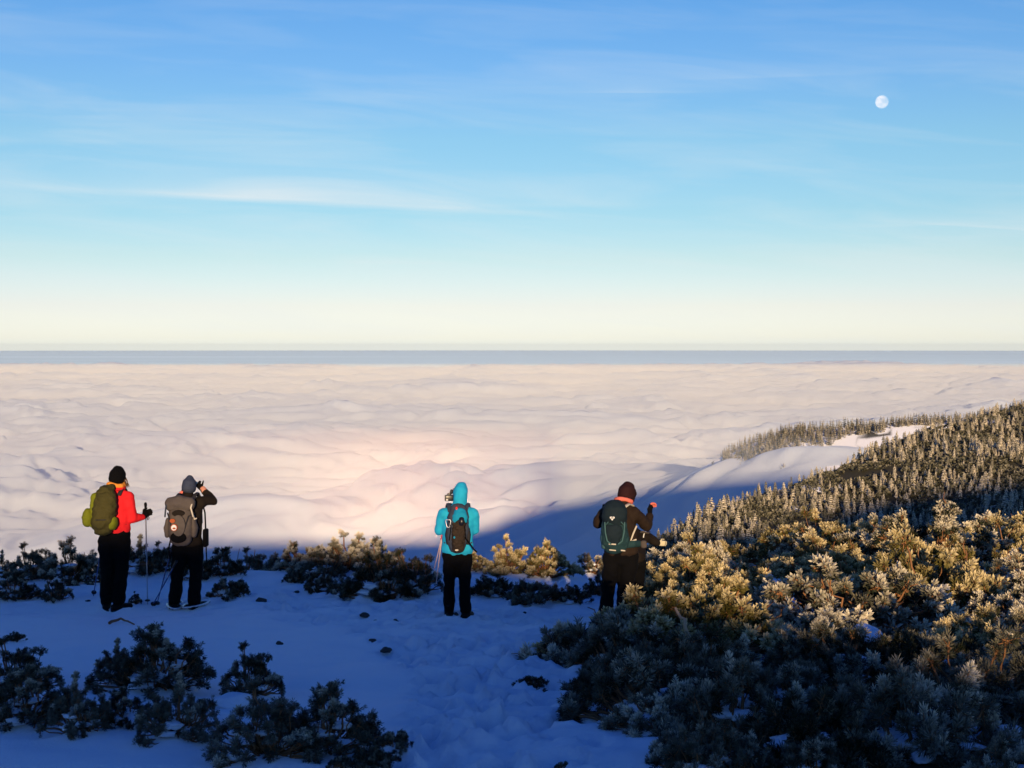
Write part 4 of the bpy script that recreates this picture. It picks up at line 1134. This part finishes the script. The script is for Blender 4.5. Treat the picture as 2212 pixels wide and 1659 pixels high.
ring_loft(bm, off(B3, [(.0, -.175, .83), (.0, -.195, .93), (.01, -.205, 1.08), (.015, -.195, 1.22), (.02, -.17, 1.31)]), [(.085, .06), (.115, .09), (.125, .095), (.118, .085), (.085, .06)], n=18)
finish("pack_body", bm, F['greytrim'], pk, voxel=.008, smooth=3, wrinkle=.006, wscale=14, seed=9)
bm = bmesh.new()
ring_loft(bm, off(B3, [(.03, -.255, 1.15), (.035, -.262, 1.22), (.035, -.240, 1.28)]), [(.085, .045), (.088, .050), (.06, .04)], n=18)
finish("lid", bm, F['cyanpack'], pk, voxel=.007, smooth=3, wrinkle=.005, wscale=16)
bm = bmesh.new(); _r = random.Random(8)
ring_loft(bm, off(B3, [(.015, -.265, .84), (.015, -.285, .95), (.025, -.290, 1.08), (.05, -.290, 1.17)]), [(.066, .045), (.074, .055), (.080, .055), (.045, .04)], n=16)
for q in range(14): ball(bm, V3((.02 + _r.uniform(-.06, .06), -.325 + _r.uniform(-.01, .01), .88 + .021 * q)) - V3(B3), (.022, .02, .018), 8)
finish("strapped_gear", bm, F['camo'], pk, voxel=.006, smooth=1, wrinkle=.007, wscale=30)
bm = bmesh.new(); ring_loft(bm, off(B3, [(.05, -.325, 1.13), (.055, -.345, 1.16), (.055, -.325, 1.20)]), [(.028, .02), (.034, .026), (.028, .02)], n=12); finish("gear_cap", bm, F['plastic'], pk)
# open carabiner
bm = bmesh.new(); pts = [(-.125, -.29, 1.165), (-.118, -.295, 1.18), (-.075, -.30, 1.18), (-.066, -.30, 1.165), (-.078, -.30, 1.10), (-.098, -.298, 1.093), (-.110, -.295, 1.105), (-.125, -.29, 1.165)]
tube(bm, off(B3, pts), .0055, 8); finish("carabiner", bm, F['lightmetal'], pk)
patch("red_loop", B3, (-.003, -.262, 1.305), .012, .018, .02, F['redtrim'], pk); patch("blue_buckle", B3, (-.025, -.345, .99), .010, .013, .02, F['cyanpack'], pk)
for sg in (-1, 1):
    part_tube("side_strap", off(B3, [(.012 + .118 * sg, -.19, 1.20), (.012 + .075 * sg, -.335, 1.10), (.012 + .095 * sg, -.29, .95)]), .0055, F['black'], pk)
    bm = bmesh.new(); ring_loft(bm, off(B3, [(.01 + .112 * sg, -.17, .90), (.01 + .118 * sg, -.18, 1.0), (.01 + .112 * sg, -.17, 1.07)]), [(.022, .05), (.028, .055), (.02, .045)]); finish("mesh_pocket", bm, F['darkgrey'], pk, voxel=.007, smooth=2)
part_tube("loose_strap", off(B3, [(.09, -.28, .98), (.14, -.29, .92), (.185, -.26, .85), (.22, -.23, .81)]), .009, F['black'], pk)
patch("pale_label", B3, (.0, -.318, .845), .020, .010, .02, F['strap'], pk)
shoulder_straps(pk, B3, J3, F['greytrim'])
pole(L3 + V3((-.165, .06, 1.075)), L3 + V3((-.262, .30, .36)), "pale rose trekking pole hanging from the cyan hooded hiker's left wrist, longer one", F['rosepole'], F['rosegrip'], GP, basket=False)
pole(L3 + V3((-.178, .09, .955)), L3 + V3((-.290, .42, .52)), "pale rose trekking pole hanging from the cyan hooded hiker's left wrist, shorter one", F['rosepole'], F['rosegrip'], GP, basket=False)

# ---------- hiker with the teal pack
D4 = 15.6
c4 = at_depth(1340, 1300, D4); L4 = V3((c4.x, D4, h1(c4.x, D4) - .015))
k4 = 3150 / D4 / .7067 * 3.53
def q4(X, Y, y=0.0):
    """a point of this hiker from the enlarged picture, as metres from the feet"""
    p = at_depth((1740 + X / 3.53) * .7067, (1430 + Y / 3.53) * .7067, D4 + y); return p - L4
def q4t(X, Y, y=0.0): return tuple(q4(X, Y, y))
J4 = dict(head=q4t(617, 285, .06), neck=q4t(580, 400, .01), chest=q4t(545, 545), hips=q4t(560, 880), face=(.55, .9, -.35),
          shL=q4t(395, 455), elL=q4t(308, 600, .05), wrL=q4t(385, 455, .22), shR=q4t(705, 470), elR=q4t(835, 630, .10), wrR=q4t(866, 515, .20),
          hipL=q4t(470, 940), knL=q4t(420, 1300, .03), anL=(q4(385, 1600).x, 0, .10), hipR=q4t(650, 940), knR=q4t(615, 1300, .03), anR=(q4(610, 1600).x, -.05, .10), toeL=(-.2, 1, 0), toeR=(.3, 1, 0), leg=1.0)
P4 = hiker(L4, 0, "person in a dark jacket and hood with a teal backpack, rightmost standing hiker", J4, dict(jacket=F['brown'], trousers=F['black']), 1.70, hem=q4(0, 912).z, hip_w=.94)
hd4 = P4[1]
bm = bmesh.new(); up4, fc4, fs4 = P4[2], P4[3], P4[4]
ring_loft(bm, [hd4 - up4 * .035 - fc4 * .005, hd4 + up4 * .02, hd4 + up4 * .07 - fc4 * .01, hd4 + up4 * .098 - fc4 * .015], [(.090, .108), (.095, .114), (.088, .105), (.066, .080)], side=fs4)
ring_loft(bm, [hd4 + fc4 * .06 + up4 * .04, hd4 + fc4 * .06 - up4 * .05, hd4 + fc4 * .03 - up4 * .115], [(.084, .055), (.080, .052), (.062, .05)], side=fs4)
finish("hood", bm, F['maroon'], P4[0], voxel=.008, smooth=3, wrinkle=.005, wscale=14)
bm = bmesh.new()
nb = hd4 - up4 * .080 - fc4 * .012
tube(bm, [nb + fs4 * (.082 * math.cos(a)) + fc4 * (.090 * math.sin(a)) for a in np.linspace(0, 2 * math.pi, 21)], .024, 10); finish("neck_gaiter", bm, F['pink'], P4[0], voxel=.006, smooth=2, wrinkle=.004, wscale=18)
hand("glove", J4['wrL'], q4(392, 395, .28), F['glove'], P4[0], 1.5, (1, 0, 0), .85, F['pink']); hand("glove", J4['wrR'], q4(876, 420, .24), F['glove'], P4[0], 1.3, (-.6, -1, 0), 1.05, F['pink'])
B4 = tuple(q4(490, 905, -.24))
pk = pack_empty(L4, B4, "large dark teal backpack with small white emblem on the dark jacketed hiker at right")
def b4(X, Y, y): return q4(X, Y, y) - V3(B4)
bm = bmesh.new()
ring_loft(bm, [b4(500, 860, -.19), b4(490, 790, -.225), b4(485, 680, -.24), b4(487, 590, -.23)], [(.125, .09), (.148, .115), (.142, .115), (.132, .10)], n=20)
finish("pack_body", bm, F['teal'], pk, voxel=.009, smooth=3, wrinkle=.008, wscale=11, seed=11)
bm = bmesh.new()
ring_loft(bm, [b4(487, 590, -.235), b4(490, 520, -.255), b4(490, 450, -.25), b4(492, 405, -.22)], [(.128, .10), (.136, .108), (.130, .105), (.108, .085)], n=20)
lid = finish("lid", bm, F['tealdark'], pk, voxel=.009, smooth=3, wrinkle=.007, wscale=12, seed=12)
bm = bmesh.new(); ring_loft(bm, [b4(470, 800, -.315), b4(480, 720, -.330), b4(480, 630, -.320)], [(.075, .035), (.092, .042), (.088, .038)], n=18); finish("front_pocket", bm, F['tealdark'], pk, voxel=.008, smooth=3, wrinkle=.010, wscale=14, seed=13)
for sg, X in ((-1, 375), (1, 605)):
    bm = bmesh.new(); ring_loft(bm, [b4(X, 850, -.19), b4(X + 4 * sg, 760, -.20), b4(X, 650, -.19)], [(.030, .075), (.040, .085), (.022, .065)]); finish("side_pocket", bm, F['teallight'] if sg < 0 else F['teal'], pk, voxel=.008, smooth=2, wrinkle=.006)
    part_tube("trim", [b4(X - 8 * sg, 590, -.33), b4(X - 14 * sg, 700, -.345), b4(X - 34 * sg, 790, -.36), b4(X - 75 * sg, 822, -.36)], .0085, F['teallight'], pk)
    part_tube("compression_strap", [b4(X + 6 * sg, 640, -.20), b4(X - 18 * sg, 615, -.33), b4(X - 45 * sg, 585, -.36)], .006, F['teallight'], pk)
part_tube("bottom_strap", [b4(430, 822, -.352), b4(500, 826, -.355)], .008, F['strap'], pk); part_tube("bottom_strap", [b4(435, 885, -.30), b4(500, 892, -.30)], .007, F['strap'], pk); part_tube("bottom_strap", [b4(560, 890, -.29), b4(600, 895, -.28)], .008, F['strap'], pk)
# the white emblem: spread wings over a small wedge
bm = bmesh.new()
em = [(436, 532), (452, 526), (466, 531), (480, 526), (492, 534), (486, 547), (474, 552), (468, 567), (458, 566), (452, 552), (442, 547)]
vs = [bm.verts.new(b4(x, y, -.366)) for x, y in em]; f = bm.faces.new(vs)
ex = bmesh.ops.extrude_face_region(bm, geom=[f]); bmesh.ops.translate(bm, vec=(0, .012, 0), verts=[v for v in ex['geom'] if isinstance(v, bmesh.types.BMVert)])
eb = finish("emblem", bm, F['white'], lid); eb.data.polygons.foreach_set("use_smooth", np.zeros(len(eb.data.polygons), bool))
bm = bmesh.new(); rbox(bm, b4(464, 541, -.366), (.026, .006, .009), .002); finish("emblem_mark", bm, F['tealdark'], lid)
bm = bmesh.new(); ring_loft(bm, [b4(600, 420, -.16), b4(640, 392, -.07), b4(680, 405, .05), b4(700, 460, .13)], [(.022, .010)] * 4, n=10); finish("shoulder_strap", bm, F['strap'], pk)
part_tube("hip_strap", [b4(725, 630, -.09), b4(690, 710, -.13), b4(662, 790, -.15), b4(720, 775, -.13)], .010, F['strap'], pk)
bm = bmesh.new(); ring_loft(bm, [b4(600, 830, -.17), b4(690, 820, -.14), b4(770, 820, -.02)], [(.03, .040), (.03, .042), (.025, .035)], side=(0, 1, 0)); finish("hip_belt", bm, F['teal'], pk, voxel=.008, smooth=2)
bm = bmesh.new(); ring_loft(bm, [b4(800, 800, -.05), b4(805, 850, -.05)], [(.035, .03), (.036, .03)]); finish("belt_pouch", bm, F['grey'], pk, voxel=.007, smooth=2)
bm = bmesh.new(); ring_loft(bm, [b4(385, 440, -.16), b4(375, 425, -.05), b4(380, 440, .06), b4(388, 500, .12)], [(.022, .010)] * 4, n=10); finish("shoulder_strap", bm, F['darkgrey'], pk)

# ---------- the bent hiker mostly hidden behind the teal pack
D5 = 16.5
c5 = at_depth((1740 + 660 / 3.53) * .7067, 1300, D5); L5 = V3((c5.x, D5, h1(c5.x, D5) - .015))
def q5(X, Y, y=0.0):
    p = at_depth((1740 + X / 3.53) * .7067, (1430 + Y / 3.53) * .7067, D5 + y); return tuple(p - L5)
hz5 = .82
J5 = dict(head=q5(640, 620, .46), neck=q5(650, 690, .34), chest=q5(665, 740, .22), hips=q5(665, 960, -.02), face=(.3, .8, -.6),
          shL=q5(520, 740, .22), elL=q5(500, 880, .35), wrL=q5(560, 900, .5), shR=q5(800, 735, .20), elR=q5(868, 760, .24), wrR=q5(958, 815, .26),
          hipL=q5(590, 1010), knL=q5(585, 1320, .04), anL=(q5(580, 1600)[0], 0, .10), hipR=q5(735, 1010), knR=q5(735, 1320, .04), anR=(q5(740, 1600)[0], 0, .10))
P5 = hiker(L5, 0, "stooping person in a brown jacket with one pale glove, mostly hidden behind the teal pack", J5, dict(jacket=F['darkbrown'], trousers=F['black']), 1.62, hem=J5['hips'][2] - .02)
beanie(*P5, F['black'])
hand("glove", J5['wrL'], q5(600, 910, .55), F['glove'], P5[0], 1.0, (0, 0, 1)); hand("glove", J5['wrR'], q5(1015, 815, .27), F['cream'], P5[0], 1.6, (0, 0, 1), .78)
part_tube("reflective_stripe", [q5(825, 690, .13), q5(806, 715, .125), q5(800, 750, .12)], .007, F['white'], P5[0])
bm = bmesh.new(); ring_loft(bm, [V3(q5(780, 690, .10)), V3(q5(830, 705, .15)), V3(q5(862, 690, .20))], [(.03, .012), (.04, .012), (.02, .010)]); finish("shoulder_patch", bm, F['grey'], P5[0])

bpy.data.scenes.remove(WORK)

# ------------------------------------------------------------------ stones, sticks and twigs
m_rock, n_, l_ = new_mat("stone")
tc = node(n_, "ShaderNodeTexCoord")
nz = node(n_, "ShaderNodeTexNoise", Scale=14.0, Detail=6.0); l_.new(tc.outputs["Object"], nz.inputs["Vector"])
bs = node(n_, "ShaderNodeBsdfPrincipled", Roughness=.9); l_.new(mixc(n_, l_, nz.outputs[0], (.02, .018, .016), (.09, .08, .07)), bs.inputs["Base Color"])
l_.new(bs.outputs[0], node(n_, "ShaderNodeOutputMaterial").inputs[0])
for i, (u, v, w, lb) in enumerate([(789, 1332, 22, "small dark stone in the snow, upper left of the two at the far path edge"), (853, 1346, 22, "dark stone in the snow below the cyan hiker's left side"),
                               (806, 1390, 24, "dark stone in the middle of the snow, beside the squarish one"), (835, 1408, 26, "squarish dark stone in the middle of the snow, nearest of the pair"),
                               (604, 1393, 18, "flat dark stone in the snow right of the lower left pines"), (810, 1343, 10, "tiny dark stone between the two far path stones"),
                               (1133, 1325, 10, "tiny dark stone in the snow right of the cyan hiker's boots"), (563, 1300, 22, "dark stone at the foot of the brink pines, right of the lone low pine"),
                               (640, 1282, 14, "small stone half buried on the snowy brink"), (985, 1330, 14, "small dark stone touching the cyan hiker's left boot"), (190, 1300, 10, "tiny stone left of the red jacketed hiker's boots")]):
    p = ground_at(u, v); r = w * p.length / 3150 / 2
    bm = bmesh.new(); bmesh.ops.create_icosphere(bm, subdivisions=3, radius=1.0)
    for q in bm.verts:
        k = 1 + .45 * mnoise.noise(q.co * 1.1 + V3((i * 7.3, 0, 0))) + .18 * mnoise.noise(q.co * 3.1 + V3((0, i * 3.3, 0)))
        q.co = V3((q.co.x * k, q.co.y * k * .8, max(q.co.z * k * .62, -.25)))
    me = bpy.data.meshes.new("stone"); bm.to_mesh(me); bm.free()
    o = link("stone", me, m_rock, label=lb, category="stone", group="stones lying in the snow"); o.location = (p.x, p.y, p.z + r * .12); o.scale = (r, r, r); o.rotation_euler = (0, 0, i * 1.3)
def stick(label, pts, rad, mat=m_bark, twigs=0, seed=0):
    base = V3(pts[0]); g = np.random.default_rng(seed)
    P = np.array([V3(p) - base for p in pts]); t = np.linspace(0, 1, len(P)); tt = np.linspace(0, 1, 9)
    Q = np.stack([np.interp(tt, t, P[:, j]) for j in range(3)], 1) + g.normal(0, rad * .5, (9, 3)) * (tt * (1 - tt) * 4)[:, None]
    cs = [(Q, np.linspace(rad, rad * .45, 9))]
    for k in range(twigs):
        i = g.integers(2, 8); d = norm(g.normal(0, 1, 3) + np.array([0, 0, .7])); cs.append((Q[i] + d * np.linspace(0, 1, 4)[:, None] * g.uniform(.08, .2), np.linspace(rad * .5, rad * .2, 4)))
    v, f = tubes(cs, 6)
    o = link("stick", poly_mesh("stick", v, [f], True), mat, label=label, category="stick"); o.location = base
    return o
m_pale, n_, l_ = new_mat("bare_wood")
tc = node(n_, "ShaderNodeTexCoord"); nz = node(n_, "ShaderNodeTexNoise", Scale=30.0, Detail=5.0); l_.new(tc.outputs["Object"], nz.inputs["Vector"])
bs = node(n_, "ShaderNodeBsdfPrincipled", Roughness=.8); l_.new(mixc(n_, l_, nz.outputs[0], (.34, .22, .12), (.60, .42, .26)), bs.inputs["Base Color"]); l_.new(bs.outputs[0], node(n_, "ShaderNodeOutputMaterial").inputs[0])
up_ = lambda p, z: V3((p.x, p.y, p.z + z))
stick("fallen dark stick lying on the snow above the broad lower left pine", [up_(ground_at(236, 1350), .02), up_(ground_at(262, 1346), .05), up_(ground_at(290, 1351), .01)], .018, seed=2)
stick("thin bare stick rising from the brink pines between the grey backpack and cyan hikers", [ground_at(545, 1226), up_(ground_at(545, 1226), .22), up_(ground_at(551, 1226), .50)], .012, seed=3)
stick("thin leaning stick left of the tall bare stick on the brink", [ground_at(505, 1236), up_(ground_at(518, 1236), .35)], .008, seed=4)
stick("thin upright twig on the brink left of the red jacketed hiker", [ground_at(170, 1258), up_(ground_at(183, 1258), .42)], .009, twigs=1, seed=5)
a_ = at_depth(1482, 1352, 11.7); b_ = at_depth(1459, 1313, 11.8)
stick("pale sunlit stub of a cut branch sticking out of the right hand thicket", [V3((a_.x + .1, a_.y + .05, h1(a_.x, a_.y))), a_, b_], .021, m_pale, seed=6)
for i, (u0, v0, u1, v1, y, lb) in enumerate([(1425, 1560, 1375, 1475, 9.6, "dead grey branch rising through the foreground thicket beside the path"), (1700, 1600, 1640, 1545, 9.2, "thin dead twig in the middle of the foreground thicket"),
                                           (1530, 1620, 1515, 1540, 8.9, "bare crooked twig in the lower foreground thicket"), (1905, 1620, 1850, 1560, 9.0, "thin dead twig in the lower right of the foreground thicket")]):
    a_ = at_depth(u0, v0, y); b_ = at_depth(u1, v1, y + .1)
    stick(lb, [V3((a_.x, a_.y, h1(a_.x, a_.y) - .05)), a_, b_], .016, twigs=4, seed=11 + i)
# a snow hump left open among the sunlit pines
m_snow, n_, l_ = new_mat("snow")
tc = node(n_, "ShaderNodeTexCoord"); nz = node(n_, "ShaderNodeTexNoise", Scale=12.0, Detail=6.0); l_.new(tc.outputs["Object"], nz.inputs["Vector"])
bp = node(n_, "ShaderNodeBump", Strength=.4, Distance=.02); l_.new(nz.outputs[0], bp.inputs["Height"])
bs = node(n_, "ShaderNodeBsdfPrincipled", Roughness=.7); bs.inputs["Base Color"].default_value = (.85, .86, .88, 1); l_.new(bp.outputs[0], bs.inputs["Normal"]); l_.new(bs.outputs[0], node(n_, "ShaderNodeOutputMaterial").inputs[0])
for i, (u, v, w, h, lb) in enumerate([(1868, 1398, 74, 30, "sunlit white snow hump among the golden pines at right"), (1620, 1398, 60, 26, "small blue snow cushion lying on pine branches in the shaded thicket"),
                                  (2180, 1606, 50, 24, "blue snow cushion on dark branches near the right picture edge"), (1715, 1330, 90, 26, "blue snow cushion below the golden pine with orange branches"),
                                  (400, 1480, 60, 18, "snow cushion caught between the broad pine and the rounded one at lower left"), (505, 1520, 60, 22, "snow cushion between the lower left pines, right of the rounded one"),
                                  (300, 1560, 70, 22, "snow cushion among the bare twigs of the sparse pine at lower left"), (230, 1530, 60, 20, "snow cushion behind the sparse pine at lower left"),
                                  (450, 1560, 70, 22, "snow cushion right of the rounded lower left pine"), (110, 1520, 60, 24, "snow cushion between the pines at the left picture edge"), (640, 1560, 46, 16, "snow cushion lodged in the biggest lower left thicket"),
                                  (320, 1440, 40, 14, "snow cushion high in the broad lower left pine")]):
    p = ground_at(u, v + 6); d = p.length
    bm = bmesh.new(); bmesh.ops.create_icosphere(bm, subdivisions=4, radius=1.0)
    for q in bm.verts:
        k = 1 + .30 * mnoise.noise(q.co * 1.2 + V3((i * 5.3, 2, 0))) + .10 * mnoise.noise(q.co * 3.5 + V3((0, i * 3.3, 0))); q.co *= k
    for f in bm.faces: f.smooth = True
    me = bpy.data.meshes.new("snow_hump"); bm.to_mesh(me); bm.free()
    o = link("snow_hump", me, m_snow, label=lb, category="snow", group="snow humps among the pines"); o.location = (p.x, p.y, p.z + h * d / 3150 * (.75 if i < 4 else .5)); o.scale = (w * d / 6300, w * d / 6300 * 1.3, h * d / 3150 * (.95 if i < 4 else .8)); o.rotation_euler = (0, 0, i)
